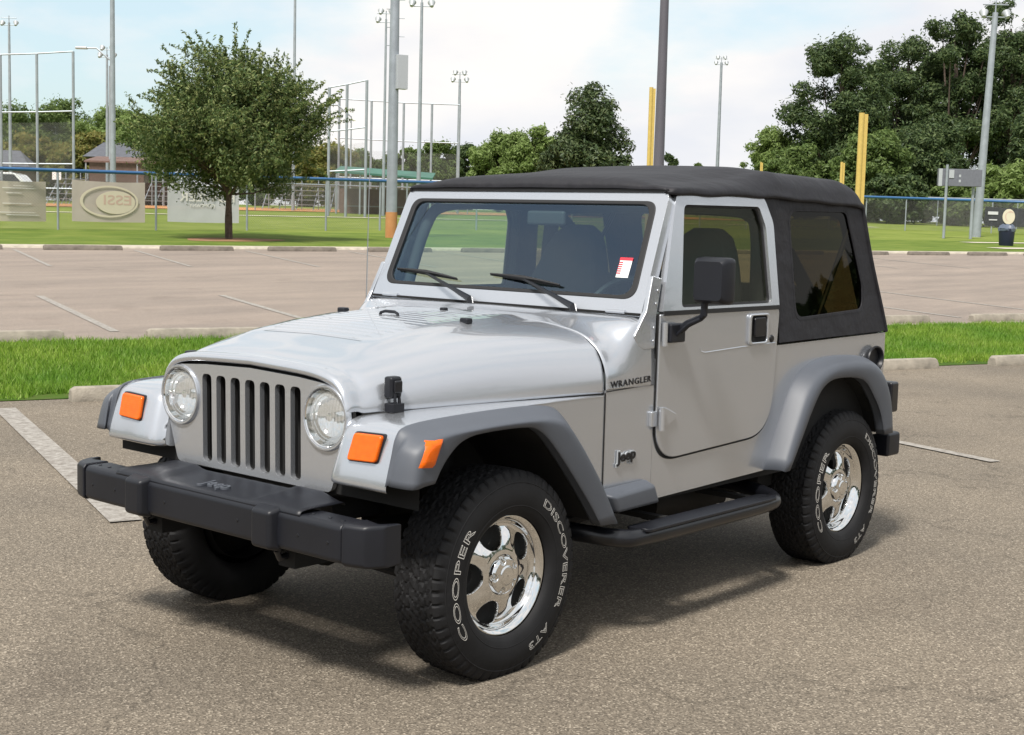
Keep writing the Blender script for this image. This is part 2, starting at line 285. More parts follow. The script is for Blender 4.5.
def panel(mb, outer, holes, f, t):              # planar panel with holes, f(u,v,w)->xyz, thickness t
    bm = bmesh.new(); loops = [outer]+list(holes); idx = []; uv = []
    for lp in loops:
        vs = [bm.verts.new((p[0], p[1], 0)) for p in lp]; b = len(uv); uv += list(lp)
        for i in range(len(vs)): bm.edges.new((vs[i], vs[(i+1) % len(vs)])); idx.append((b+i, b+(i+1) % len(vs)))
    bm.verts.index_update()
    bmesh.ops.triangle_fill(bm, use_beauty=True, edges=bm.edges[:]); bm.verts.ensure_lookup_table()
    bmesh.ops.dissolve_limit(bm, angle_limit=.01, verts=[], edges=[e for e in bm.edges if len(e.link_faces) == 2]) if not holes else None
    tri = [tuple(v.index for v in fc.verts) for fc in bm.faces]; n = len(uv)
    tri = [q for q in tri]
    bm.free()
    V = [f(p[0], p[1], 0) for p in uv]+[f(p[0], p[1], -t) for p in uv]
    F = tri+[tuple(i+n for i in q[::-1]) for q in tri]+[(a, b, b+n, a+n) for a, b in idx]
    return mb.add(V, F)
def crom(P, m):                                  # Catmull-Rom resample of a list of numpy points
    P = [np.array(p, float) for p in P]; out = []
    for i in range(len(P)-1):
        p0 = P[i-1] if i else 2*P[0]-P[1]; p1, p2 = P[i], P[i+1]; p3 = P[i+2] if i+2 < len(P) else 2*P[-1]-P[-2]
        for k in range(m):
            t = k/m; out.append(.5*((2*p1)+(-p0+p2)*t+(2*p0-5*p1+4*p2-p3)*t*t+(-p0+3*p1-3*p2+p3)*t**3))
    out.append(P[-1]); return out
def patch(mb, ctrl, mu=5, mv=5, flip=1):
    rows = [crom(r, mv) for r in ctrl]; cols = len(rows[0])
    grid = [crom([rows[i][j] for i in range(len(rows))], mu) for j in range(cols)]
    nr = len(grid[0]); V = [(g[i][0], g[i][1]*flip, g[i][2]) for g in grid for i in range(nr)]
    F = [(j*nr+i, j*nr+i+1, (j+1)*nr+i+1, (j+1)*nr+i) for j in range(cols-1) for i in range(nr-1)]
    return mb.add(V, F)
def text_mesh(body, size, outline=0, extrude=0, offset=0, spacing=1.0, shear=0):
    cu = bpy.data.curves.new('t', 'FONT'); cu.body = body; cu.size = size; cu.extrude = extrude; cu.offset = offset; cu.space_character = spacing; cu.shear = shear; cu.resolution_u = 4
    if outline: cu.fill_mode = 'NONE'; cu.bevel_depth = outline; cu.bevel_resolution = 1
    o = bpy.data.objects.new('t', cu); sc.collection.objects.link(o); bpy.context.view_layer.update()
    dg = bpy.context.evaluated_depsgraph_get(); me = bpy.data.meshes.new_from_object(o.evaluated_get(dg))
    V = [tuple(v.co) for v in me.vertices]; F = [tuple(p.vertices) for p in me.polygons]
    bpy.data.objects.remove(o); bpy.data.curves.remove(cu); bpy.data.meshes.remove(me); return V, F
def text_obj(name, body, size, fn, m, parent, **k):
    V, F = text_mesh(body, size, **k); x0 = min(v[0] for v in V); x1 = max(v[0] for v in V); y0 = min(v[1] for v in V); y1 = max(v[1] for v in V)
    W = x1-x0; H = y1-y0
    return MB().add([fn((v[0]-x0)/W, (v[1]-y0)/H, v[2]) for v in V], F).build(name, m, parent, smooth=False)
# ------------------------------------------------------------------ terrain
ND = np.array([-.34, -.9404]); UD = np.array([-.9404, .34]); C2 = CAM[:2]
BR = [(-60, 0), (11.9, 0), (15.2, .14), (34, .63), (36, .70), (46, .93), (60, 1.3), (81, 1.76), (150, 2.3), (900, 2.6)]
def tzv(v, u): return np.interp(v, [b[0] for b in BR], [b[1] for b in BR])+.0065*np.clip(np.asarray(u)-6, 0, 90)*np.clip((np.asarray(v)-11.9)/22, 0, 1)
def tz(v, u=0): return float(tzv(v, u))
def uv2w(u, v, dz=0): p = C2+UD*u+ND*v; return (p[0], p[1], tz(v, u)+dz)
def hz(x, y): q = np.array([x, y])-C2; return tz(q @ ND, q @ UD)
def at(px, depth):                               # a place on the ground seen in column px at a given distance
    d = FX*FPX+RX*(px-512)-UX*(212-367.5); h = d[:2]/(d @ FX)
    fw = np.array([math.cos(YAW), math.sin(YAW)]); h = h/(h @ fw)*depth
    p = C2+h; return Vector((p[0], p[1], hz(*p)))
def strip(mb, v0, v1, u0, u1, dz, nu=1):
    vl = sorted(set([b[0] for b in BR]+[11.9+2*k for k in range(1, 11)]+[33.9])); ul = [6, 96]+[6+3*k for k in range(1, 30)]
    vs = [v0]+[b for b in vl if v0 < b < v1]+[v1]; V = []; F = []; us = [u0]+sorted(b for b in set(ul) if u0 < b < u1)+[u1]; nu = len(us)-1
    for v in vs:
        for k in range(nu+1): V.append(uv2w(us[k], v, dz))
    for i in range(len(vs)-1):
        for k in range(nu): F.append((i*(nu+1)+k, i*(nu+1)+k+1, (i+1)*(nu+1)+k+1, (i+1)*(nu+1)+k))
    return mb.add(V, F)
tag(strip(MB(), -60, 900, -500, 700, 0).build('ground', 'field_grass', smooth=False), kind='structure')
tag(strip(MB(), -58, 11.75, -50, 90, .004).build('parking_lot', 'asphalt', smooth=False), kind='structure')
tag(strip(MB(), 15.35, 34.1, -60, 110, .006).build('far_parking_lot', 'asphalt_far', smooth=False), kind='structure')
tag(strip(MB(), 11.75, 15.35, -40, 60, .010).build('island_soil', 'island_soil', smooth=False), kind='structure')
tag(strip(MB(), 34.9, 45.0, -60, 110, .010).build('verge', 'verge_grass', smooth=False), kind='structure')
kb = MB()
def kerb_run(mb, v0, v1, u0, u1, h):
    us = [u0]+[6+3*k for k in range(30) if u0 < 6+3*k < u1]+[u1]; V = [uv2w(u, v, z) for u in us for v, z in ((v0, 0), (v0+.03, h), (v1, h), (v1, 0))]
    mb.add(V, [(4*i+j, 4*i+j+1, 4*i+j+5, 4*i+j+4) for i in range(len(us)-1) for j in range(3)])
kerb_run(kb, 34.1, 34.9, -60, 110, .04); tag(kb.build('kerb', 'kerb_concrete', smooth=False), kind='structure')
pm = MB()
def line(u, va, vb, w=.10, sk=0):
    n = max(1, int(abs(vb-va)/.5)); V = []
    for i in range(n+1): f_ = i/n; V += [uv2w(u-w/2+sk*f_, va+(vb-va)*f_, .012), uv2w(u+w/2+sk*f_, va+(vb-va)*f_, .012)]
    pm.add(V, [(2*i, 2*i+1, 2*i+3, 2*i+2) for i in range(n)])
for u in (-6.3, -3.6, -.9, 1.92, 4.65, 7.5): line(u, 11.3, 6.95 if u < 6 else 6.62, .16 if u < 3 else .10, -.17 if u < 3 else 0)
for k in range(-4, 9):
    line(-1.4+k*2.68, 16.2, 21.0, .11, .1)
for k in range(-4, 12): line(.5+k*2.7, 33.3, 27.6, .09, -.36)
tag(pm.build('painted_lines', 'worn_paint', smooth=False), kind='structure')
# far clay of the infield, walk on the right
cl = MB(); V = []
def area(pts_px, z, name, m):
    V = []; 
    for px, dep in pts_px: p = at(px, dep); V.append((p.x, p.y, p.z+z))
    return tag(MB().add(V, [tuple(range(len(V)))]).build(name, m, smooth=False), kind='structure')
def area_uv(pts, z, name, m, n=24):
    # long thin strips following the slope
    mb = MB(); strip(mb, pts[2], pts[3], pts[0], pts[1], z); return tag(mb.build(name, m, smooth=False), kind='structure')
area_uv((-80, 60, 74, 84), .03, 'infield_clay', 'clay'); area_uv((-80, 60, 62.5, 63.3), .03, 'far_path', 'sidewalk')
area_uv((42, 70, 37.2, 38.2), .03, 'footpath', 'sidewalk'); area_uv((46, 53, 42.5, 43.3), .03, 'bare_patch', 'sidewalk')
# soil ring under the verge tree is built with the tree
# wheel stops
def wheel_stop(u, v, label, g, skew=0, m='stop_concrete'):
    L_, h, wb, wt = 1.78, .115, .16, .10
    V = []
    for i, x in enumerate((-L_/2, -L_/2+.04, L_/2-.04, L_/2)):
        hh = h*(.80 if i in (0, 3) else 1); a = (.85 if i in (0, 3) else 1)
        for yy, zz in ((-wb/2*a, 0), (-wb/2*a, hh*.45), (-wt/2*a, hh), (wt/2*a, hh), (wb/2*a, hh*.45), (wb/2*a, 0)): V.append((x, yy, zz))
    F = [(i*6+k, i*6+k+1, (i+1)*6+k+1, (i+1)*6+k) for i in range(3) for k in range(5)]+[(0, 1, 2, 3, 4, 5), tuple(18+k for k in range(6))[::-1]]
    o = MB().add(V, F).build('wheel_stop', m, bevel=.012, seg=2)
    p = uv2w(u+L_/2, v); o.location = (p[0], p[1], p[2]+.003);     o.rotation_euler = (0, 0, math.atan2(UD[1], UD[0])+skew); return tag(o, label, 'wheel stop', g)
near = [(2.48, 'concrete wheel stop on the grass edge just behind the left headlight side fender'), (10.3, 'concrete wheel stop on the near grass edge just right of the car tail'), (13.0, 'concrete wheel stop on the near grass edge cut by the right picture edge'), (5.0, 'concrete wheel stop on the near grass edge behind the car bonnet'), (7.7, 'concrete wheel stop on the near grass edge behind the car cab')]
for u, lb in near: wheel_stop(u, 11.62, lb, 'wheel stops along the grass island', random.uniform(-.01, .01))
farr = [(1.45, 'concrete wheel stop beyond the grass island cut by the left picture edge'), (4.12, 'concrete wheel stop beyond the grass island just left of the bonnet'), (6.7, 'concrete wheel stop beyond the grass island hidden by the bonnet'), (14.33, 'concrete wheel stop beyond the grass island right behind the soft top'), (17.05, 'concrete wheel stop beyond the grass island at the right picture edge'), (11.65, 'concrete wheel stop beyond the grass island seen through the cab')]
for u, lb in farr: wheel_stop(u, 15.45+(.25 if u > 10 else 0), lb, 'wheel stops beyond the grass island', random.uniform(-.01, .01))
names = ['leftmost low wheel stop at the far kerb', 'low wheel stop at the far kerb under the gap of the two left banners', 'low wheel stop at the far kerb under the middle banner', 'low wheel stop at the far kerb left of the verge tree trunk', 'low wheel stop at the far kerb right of the verge tree trunk', 'low wheel stop at the far kerb beside the tall light pole', 'low wheel stop at the far kerb seen through the windscreen left part', 'low wheel stop at the far kerb seen through the windscreen', 'low wheel stop at the far kerb behind the driver seat', 'low wheel stop at the far kerb behind the driver door window', 'low wheel stop at the far kerb behind the mirror', 'low wheel stop at the far kerb behind the rear roof post', 'low wheel stop at the far kerb behind the plastic rear window', 'low wheel stop at the far kerb directly behind the soft top rear edge', 'low wheel stop at the far kerb right of the soft top', 'low wheel stop at the far kerb below the scoreboard']
for i in range(15): wheel_stop(1.2+i*2.67, 33.35, names[i], 'wheel stops along the far kerb', 0, 'stop_concrete_dark')
# grass blades on the island and the far verge: one uncountable mass each
def blades(name, n, v0, v1, u0, u1, h, wd, dz=0):
    u = rng.uniform(u0, u1, n); v = v0+(v1-v0)*rng.random(n)
    edge = .10*np.sin(u*3.1)+.07*np.sin(u*7.7+1)+.05*np.sin(u*17); v = np.where(v < v0+.25, v+edge+.1, v); v = np.where(v > v1-.2, v-np.abs(edge), v)
    x = C2[0]+UD[0]*u+ND[0]*v; y = C2[1]+UD[1]*u+ND[1]*v; z = tzv(v, u)+dz
    a = rng.uniform(0, 6.283, n); tuft = .6+.4*np.sin(u*5+v*3)*np.sin(v*7-u*2); H = h*(.45+rng.random(n)*.8)*(.75+.35*tuft); Wd = wd*(.6+.8*rng.random(n)); la = rng.uniform(0, 6.283, n); ll = H*rng.uniform(.1, .9, n)
    V = np.empty((n, 3, 3)); dx, dy = np.cos(a)*Wd, np.sin(a)*Wd
    V[:, 0] = np.stack([x-dx, y-dy, z], 1); V[:, 1] = np.stack([x+dx, y+dy, z], 1); V[:, 2] = np.stack([x+np.cos(la)*ll, y+np.sin(la)*ll, z+H], 1)
    me = bpy.data.meshes.new(name); me.vertices.add(3*n); me.vertices.foreach_set('co', V.ravel()); me.loops.add(3*n); me.loops.foreach_set('vertex_index', np.arange(3*n, dtype=np.int32)); me.polygons.add(n); me.polygons.foreach_set('loop_start', np.arange(0, 3*n, 3, dtype=np.int32)); me.update(calc_edges=True); me.validate()
    me.materials.append(MAT['blade']); o = bpy.data.objects.new(name, me); link(o); return tag(o, kind='stuff')
g1 = blades('island_grass', 260000, 11.78, 15.3, -3.0, 26, .075, .006, .005); tag(g1, 'bright green mown grass on the parking island', 'grass')
# ------------------------------------------------------------------ the off road car (origin on ground below front axle, +X forward, +Y driver side)
car = empty('off_road_car', (0, 0, 0), 'silver off-road car with black soft top parked in the foreground', 'car')
WF = [(.0, 1.045), (.25, 1.037), (.36, 1.027), (.43, 1.008), (.47, .975), (.488, .94), (.495, .92), (.495, .903)]
WR = [(.0, 1.172), (.36, 1.165), (.51, 1.150), (.615, 1.127), (.685, 1.088), (.720, 1.036), (.737, .975), (.740, .920)]
def hood_w(x): return .495+(.740-.495)*(.43-x)/1.005
zprof = lambda x: float(np.interp(x, [-.62, -.45, -.27, -.1, .1, .25, .36, .415], [1, .975, .91, .81, .61, .39, .17, .0]))
def hood_row(x, drop=0, pull=0):
    t = (.415-x)/.99; t = min(max(t, 0), 1); zt = zprof(x); row = []
    for (ya, za), (yb, zb) in zip(WF, WR):
        k = zt if za > .93 else t
        row.append((x, ya+(yb-ya)*t-pull*ya/.5, za+(zb-za)*k-drop))
    return row
rows = [[(x+.024, y, z) for x, y, z in hood_row(.444, .020, .004)], [(x+.026, y, z) for x, y, z in hood_row(.444, .006, .001)], [(x+.016, y, z+.004) for x, y, z in hood_row(.440, -.002, -.001)], [(x, y, z+.004) for x, y, z in hood_row(.424, -.003)], hood_row(.40)]+[hood_row(x) for x in (.36, .28, .18, .06, -.1, -.27, -.42, -.53, -.574)]
hm = MB(); patch(hm, rows, 4, 5, 1); patch(hm, rows, 4, 5, -1)
# raised centre panel of the hood
for i, (x, y, z) in enumerate(hm.v):
    e = min(1, max(0, (.36-abs(y)+.05*(x+.5))/.06)); fx = min(1, max(0, (.30-x)/.14)); s = (e*e*(3-2*e))*(fx*fx*(3-2*fx)); hm.v[i] = (x, y, z+.012*s if z > 1.0 else z)
from mathutils.bvhtree import BVHTree
hb_ = BVHTree.FromPolygons([Vector(p) for p in hm.v], hm.f)
def surf_z(x, y): h = hb_.ray_cast(Vector((x, y, 2)), Vector((0, 0, -1))); return h[0].z if h[0] else 1.1
hood = hm.build('hood', 'silver_paint', car, solid=.006, angle=50)
sf = MB()
for s in (1, -1):
    sf.tube([(x, s*(hood_w(x)-.004), .903+(.920-.903)*(.43-x)/1.005-.006) for x in np.linspace(.405, -.572, 12)], .0065, 6)
sf.tube([(-.578, y, np.interp(abs(y), [p[0] for p in WR], [p[1] for p in WR])-.004) for y in np.linspace(-.722, .722, 44)], .0045, 6)
build_split(sf, 'panel_gap', 'gap', hood)
# louvre slats on the hood centre
for k in range(17):
    x = -.50+.042*k; hw = .33 if x < .0 else .33-.16*(x/.26)**2
    mb = MB(); n = 20; V = []; F = []
    for j in range(n+1):
        y = -hw+2*hw*j/n; z = surf_z(x, y); e_ = min(1, 5*(1-abs(y)/hw)); V += [(x+.021, y, z-.0015), (x+.008, y, z-.001+.0058*e_), (x-.020, y, z-.0010)]
    for j in range(n): F += [(j*3, j*3+1, j*3+4, j*3+3), (j*3+1, j*3+2, j*3+5, j*3+4)]
    if k == 0: lm_ = MB()
    lm_.add(V, F)
lm_.build('louvre_panel', 'silver_paint', hood)
for s in (1, -1):
    z = surf_z(-.266, .332); MB().box((-.283, s*.332-.020, z-.002), (-.250, s*.332+.020, z+.019)).build('rubber_stop', 'black_plastic', hood, bevel=.006)
z = surf_z(-.20, .0); MB().tube([(-.20, -.055, z-.004), (-.202, -.05, z+.012), (-.205, -.03, z+.018), (-.205, .02, z+.018), (-.202, .04, z+.012), (-.20, .045, z-.004)], .006, 8).build('hood_loop', 'black_plastic', hood)
z = surf_z(-.46, .0); MB().box((-.475, .02, z), (-.45, .045, z+.015)).build('washer_nozzle', 'black_plastic', hood, bevel=.004)
# cowl
def cowl_row(x, t, y0, y1):
    zb = .485; box = [(.0, 1.195), (.36, 1.192), (.55, 1.190), (.665, 1.188), (.715, 1.182), (.744, 1.160), (.7545, 1.04), (.757, .96)]
    row = []
    WRc = WR[:5]+[(.724, 1.036), (.742, .985), (.745, .950)]
    for (ya, za), (yb, zc) in zip(WRc, box): row.append((x, ya+(yb-ya)*t, za+(zc-za)*t))
    row.append((x, y0, .930)); return row
cm = MB()
cr_rows = [cowl_row(-.582, 0, .746, 0), cowl_row(-.63, .06, .748, 0), cowl_row(-.68, .28, .750, 0), cowl_row(-.73, .68, .752, 0), cowl_row(-.78, .95, .755, 0), cowl_row(-.868, 1.0, .757, 0)]
for s in (1, -1): patch(cm, cr_rows, 3, 4, s)
cm2 = MB().add(list(cm.v), list(cm.f))
for s in (1, -1): cm2.add([(-.580, s*.7465, .930), (-.870, s*.7575, .930), (-.870, s*.7575, .485), (-.580, s*.7465, .485)], [(0, 1, 2, 3)])
cowl = cm.build('cowl', 'silver_paint', car, solid=.005, angle=24)
for s in (1, -1): panel(MB(), [(-.580, .929), (-.870, .929), (-.870, .485), (-.580, .485)], [], lambda u, v, w, s=s: (u, s*(.7465+(-.58-u)*.038+w), v), .01).build('cowl_side', 'silver_paint', cowl, smooth=False)
mg = MB()
for s in (1, -1): mg.tube([(-.578, s*.7465, .92), (-.578, s*.7465, .486)], .003, 5); mg.tube([(-.582, s*.7475, .924), (-.866, s*.758, .934)], .002, 5)
build_split(mg, 'panel_gap', 'gap', cowl)
# tub
tb = MB(); side_poly = [(-.872, .485), (-1.70, .502), (-1.765, .508), (-1.86, .66), (-1.95, .80), (-2.06, .885), (-2.2, .91), (-2.45, .89), (-2.6, .78), (-2.68, .62), (-2.70, .56), (-2.79, .56), (-2.79, 1.050), (-1.83, 1.038), (-.872, 1.03)]
for s in (1, -1):
    panel(tb, side_poly, [], lambda u, v, w, s=s: (u, s*(.757+w), v), .02)
    arc = [(-2.79-.05*math.sin(a), s*(.707+.05*math.cos(a))) for a in np.linspace(0, math.pi/2, 7)]
    V = [(a[0], a[1], z) for a in arc for z in (.56, 1.05)]; tb.add(V, [(2*i, 2*i+1, 2*i+3, 2*i+2) for i in range(6)])
tb.box((-2.84, -.707, .50), (-2.82, .707, 1.05))
tb.build('body_tub', 'silver_paint', car, angle=30)
MB().box((-2.80, -.73, .47), (-.62, .73, .50)).box((-.64, -.66, .50), (-.61, .66, .90)).build('floor_pan', 'underbody', car, smooth=False)
build_split(MB().box((-2.66, .60, .50), (-1.76, .735, .96)).box((-2.66, -.735, .50), (-1.76, -.60, .96)), 'inner_wheelhouse', 'underbody', car, smooth=False)
# grille
def gx(u, v, w): return (.462-.02*(v-.82)**2*8*0+.03*(v-.8)*0+w+.006*(v-.64)/.36, u, v)
go = rpoly([(-.486, .94), (-.462, .988), (-.25, 1.004), (0, 1.012), (.25, 1.004), (.462, .988), (.486, .94), (.497, .88), (.415, .635), (-.415, .635), (-.497, .88)], [.03, .05, .1, .1, .1, .05, .03, .02, .03, .03, .02], 4)
holes = [rpoly([(c-.0262, .655), (c+.0262, .655), (c+.0262, .970), (c-.0262, .970)], .020, 5) for c in [(-.24+.08*k) for k in range(7)]]
holes += [circ(s*.392, .882, .100, 40) for s in (1, -1)]
grille = panel(MB(), go, holes, gx, .020).build('grille', 'silver_paint', car, bevel=.008, seg=3)
panel(MB(), [(u*1.012, .83+(v-.83)*1.06) for u, v in go], holes, lambda u, v, w: gx(u, v, w-.021), .012).build('grille_gap_shade', 'gap', grille, smooth=False)  # black sheet added in place of the shade in the hood gap
MB().box((.355, -.30, .62), (.37, .30, .985)).build('radiator', 'underbody', grille, smooth=False)
for k in range(9): 
    pass
gp = MB(); gp.box((.36, -.47, .70), (.375, -.30, .97)); gp.box((.36, .30, .70), (.375, .47, .97)); build_split(gp, 'lamp_backing', 'underbody', grille, smooth=False)
HM = Matrix.Rotation(R_(-90), 4, 'Z')            # lathe axis +Y -> +X
for s in (1, -1):
    hl = empty('headlight', (0, 0, 0), None, None); hl.parent = car; hl.location = (.466, s*.392, .882)
    MB().lathe([(.110, -.012), (.111, .002), (.107, .010), (.101, .010), (.098, .004), (.098, -.004)], 56, HM).build('bezel', 'silver_paint', hl)
    MB().lathe([(.099, .004), (.097, .007), (.094, .004), (.091, -.018), (.0895, -.022)], 56, HM).build('chrome_ring', 'chrome', hl)
    MB().lathe([(.089, -.022)]+[(.089*math.cos(a), -.020-.055*math.sin(a)) for a in np.linspace(.1, 1.5, 12)], 48, HM).build('reflector', 'chrome', hl)
    MB().lathe([(.0895, -.014)]+[(.0895*math.cos(a), -.014+.024*math.sin(a)) for a in np.linspace(.15, 1.57, 10)], 48, HM).build('lens', 'lens_clear', hl)
    MB().lathe([(.0, -.012), (.014, -.014), (.016, -.03), (.016, -.07)], 20, HM).build('bulb_cap', 'chrome', hl)
# fenders
for s in (1, -1):
    fm = MB()
    prof = [(-.574, .912), (-.4, .914), (-.1, .914), (.15, .910), (.32, .905), (.41, .899), (.455, .889), (.482, .868), (.500, .83), (.522, .76), (.534, .712), (.532, .692), (.515, .684)]
    rows = []
    for x, z in prof:
        yi = hood_w(min(x, .43))-.012 if z > .87 else .492-(.87-z)*.10
        yo = .747
        if z > .87: rows.append([(x, yi, z-.004), (x, yi+(yo-yi)*.35, z), (x, yi+(yo-yi)*.7, z), (x, yo, z-.004)])
        else: rows.append([(x-.045, yi-.02, z), (x-.008, yi+.012, z), (x, yi+.07, z), (x, (yi+yo)/2, z), (x, yo, z)][0:1]+[(x-.002, yi+.03, z), (x, yi+(yo-yi)*.7, z), (x, yo, z)])
    patch(fm, rows, 3, 4, s)
    # inboard return of the front face, down to behind the grille edge
    V = []; 
    for x, z in prof[7:]: yi = .492-(.87-min(z, .87))*.10-.02; V += [(x-.045, s*yi, z), (.40, s*(yi-.005), z)]
    fm.add(V, [(2*i, 2*i+1, 2*i+3, 2*i+2) for i in range(len(prof)-8)])
    # side panel behind the flare
    poly = [(.46, .885), (.43, .896), (-.30, .912), (-.575, .912), (-.575, .486), (-.53, .486), (-.42, .62), (-.28, .80), (-.18, .86), (.2, .875), (.38, .84)]
    panel(fm, poly, [], lambda u, v, w, s=s: (u, s*(.7455+w), v), .01)
    fd = fm.build('front_fender', 'silver_paint', car, solid=0, angle=40)
    lamp = empty('turn_signal', (0, 0, 0), None, None); lamp.parent = car
    face = lambda u, v, w, s=s: (.519-(v-.78)*.27+w, s*u, v)
    sg = rpoly([(.562, .772), (.690, .778), (.698, .862), (.572, .858)], .012, 4)
    panel(MB(), [(u+(u-.63)*.09, v+(v-.818)*.09) for u, v in sg], [], face, .02).build('signal_base', 'black_plastic', lamp)
    panel(MB(), sg, [], lambda u, v, w, s=s: (.519-(v-.78)*.27+w+.013, s*u, v), .02).build('amber_lens', 'amber_lens', lamp, bevel=.006)
    # flare
    A = [(.522, .712), (.498, .80), (.480, .860), (.440, .889), (.30, .901), (0, .907), (-.224, .899), (-.331, .855), (-.479, .666), (-.602, .450)]
    Cc = [(.541, .716, .782), (.522, .80, .790), (.498, .842, .802), (.430, .871, .818), (.285, .882, .828), (0, .888, .830), (-.185, .874, .832), (-.280, .826, .834), (-.437, .645, .832), (-.560, .458, .830)]
    B = [(.425, .722), (.395, .77), (.355, .812), (.30, .846), (.205, .862), (0, .862), (-.09, .842), (-.187, .763), (-.358, .577), (-.449, .462)]
    fl = MB(); rows = []
    for (ax, az), (cx, cz, cy), (bx, bz) in zip(A, Cc, B):
        rows.append([(ax+.012, .744, az-.006), (ax+.012, .748, az+.003), (ax*.6+cx*.4, .775, az*.6+cz*.4+.003), (cx, cy-.01, cz), (cx*.82+bx*.18, .848, cz*.82+bz*.18-.004), (cx*.4+bx*.6, .853, cz*.4+bz*.6), (bx, .848, bz), (bx, .838, bz-.003 if bz > .5 else bz), (bx, .80, bz)])
    patch(fl, rows, 4, 4, s); fl.build('fender_flare', 'grey_plastic', car, solid=.004, angle=60)
    sm = rpoly([(.496, .778), (.432, .772), (.392, .862), (.462, .872)], .010, 4)
    if s > 0:
        fb_ = BVHTree.FromPolygons([Vector(p) for p in fl.v], fl.f); n = 8; mk = MB(); V = []
        for a in range(n+1):
            for b in range(n+1):
                u_ = a/n; v_ = b/n; p0 = Vector((.500, .780)).lerp(Vector((.432, .774)), u_); p1 = Vector((.455, .868)).lerp(Vector((.393, .862)), u_); q = p0.lerp(p1, v_)
                h = fb_.ray_cast(Vector((q.x, 1.5, q.y)), Vector((0, -1, 0))); e = min(u_, 1-u_, v_, 1-v_)*n; V.append((q.x, (h[0].y if h[0] else .83)+(.002 if e < .5 else .009), q.y))
        mk.add(V, [(a*(n+1)+b, (a+1)*(n+1)+b, (a+1)*(n+1)+b+1, a*(n+1)+b+1) for a in range(n) for b in range(n)]).build('side_marker', 'amber_lens', car, angle=50)
    wl = MB(); V = []; arcp = [(-.46, .46), (-.37, .58), (-.20, .76), (-.10, .835), (.0, .855), (.2, .855), (.30, .84), (.36, .80), (.44, .72), (.44, .62)]
    V = [(x, s*y, z+.01) for x, z in arcp for y in (.80, .36)]; wl.add(V, [(2*i, 2*i+1, 2*i+3, 2*i+2) for i in range(len(arcp)-1)])
    V = [(x, s*.40, z) for x, z in arcp]; wl.add(V+[(-.46, s*.40, .60)], [tuple(range(len(V)))]); wl.build('wheel_liner', 'underbody', car, smooth=False)
    # rear flare
    A = [(-1.71, .501), (-1.827, .714), (-1.925, .862), (-2.05, .932), (-2.25, .960), (-2.54, .945), (-2.69, .885), (-2.775, .75), (-2.80, .575)]
    B = [(-1.775, .505), (-1.87, .64), (-1.955, .762), (-2.045, .850), (-2.18, .880), (-2.42, .857), (-2.547, .764), (-2.62, .68), (-2.67, .575)]
    rf = MB(); rows = []
    for (ax, az), (bx, bz) in zip(A, B):
        cx, cz = ax*.72+bx*.28, az*.72+bz*.28+.006
        rows.append([(ax, .752, az-.004), (ax, .758, az+.003), (ax*.9+bx*.1, .79, az*.9+bz*.1+.006), (cx, .832, cz), (cx*.8+bx*.2, .848, cz*.8+bz*.2-.004), (cx*.4+bx*.6, .853, cz*.4+bz*.6), (bx, .848, bz), (bx, .835, bz), (bx, .80, bz)])
    patch(rf, rows, 4, 4, s); rf.build('fender_flare', 'grey_plastic', car, solid=.004, angle=60)
    wl = MB(); arcp = [(-1.775, .505), (-1.87, .64), (-1.955, .762), (-2.045, .850), (-2.18, .885), (-2.42, .862), (-2.56, .77), (-2.64, .68), (-2.70, .575)]
    V = [(x, s*y, z) for x, z in arcp for y in (.80, .40)]; wl.add(V, [(2*i, 2*i+1, 2*i+3, 2*i+2) for i in range(len(arcp)-1)]); wl.add([(x, s*.42, z) for x, z in arcp], [tuple(range(len(arcp)))]); wl.build('wheel_liner', 'underbody', car, smooth=False)
    # rocker moulding
    mb = MB(); V = [(-.545, .752, .482), (-.865, .755, .478), (-.835, .755, .575), (-.49, .752, .568), (-.575, .834, .486), (-.855, .820, .486), (-.815, .820, .560), (-.535, .834, .552)]
    mb.add([(x, s*y, z) for x, y, z in V], [(0, 1, 2, 3), (4, 5, 6, 7), (0, 1, 5, 4), (1, 2, 6, 5), (2, 3, 7, 6), (3, 0, 4, 7)]); mb.build('rocker_moulding', 'grey_plastic', car, bevel=.014)
# windscreen frame
WB = np.array([-.811, 1.21]); WT = np.array([-1.008, 1.672]); wd = (WT-WB); WL = np.linalg.norm(wd); wd = wd/WL; wn = np.array([wd[1], -wd[0]])
def wsf(u, v, w): p = WB+wd*v+wn*w; return (p[0], u, p[1])
fo = rpoly([(-.732, -.02), (.732, -.02), (.706, WL), (-.706, WL)], [.01, .01, .045, .045], 6)
fh = rpoly([(-.685, .046), (.685, .046), (.662, WL-.046), (-.662, WL-.046)], [.06, .06, .055, .055], 8)
fr = panel(MB(), fo, [fh], wsf, .055).build('windshield_frame', 'silver_paint', car, bevel=.014, seg=4)
fg = [(u*.958, WL/2+(v-WL/2)*.925) for u, v in fh]
panel(MB(), fh, [fg], lambda u, v, w: wsf(u, v, w+.003), .02).build('gasket', 'rubber_seal', fr, bevel=.003)
sheet(MB(), [(u*.985, WL/2+(v-WL/2)*.985) for u, v in fh], lambda u, v, w: wsf(u, v, w-.006)).build('windshield_glass', 'windshield_glass', fr, smooth=False)
stk = empty('inspection_sticker', (0, 0, 0), None, None); stk.parent = fr
st = [(.560, .135), (.618, .135), (.618, .215), (.560, .215)]
panel(MB(), st, [], lambda u, v, w: wsf(u, v, w-.004), .001).build('sticker_sheet', 'white_label', stk, smooth=False)
rb = MB(); panel(rb, [(.558, .206), (.620, .206), (.620, .218), (.558, .218)], [], lambda u, v, w: wsf(u, v, w-.003), .0005)
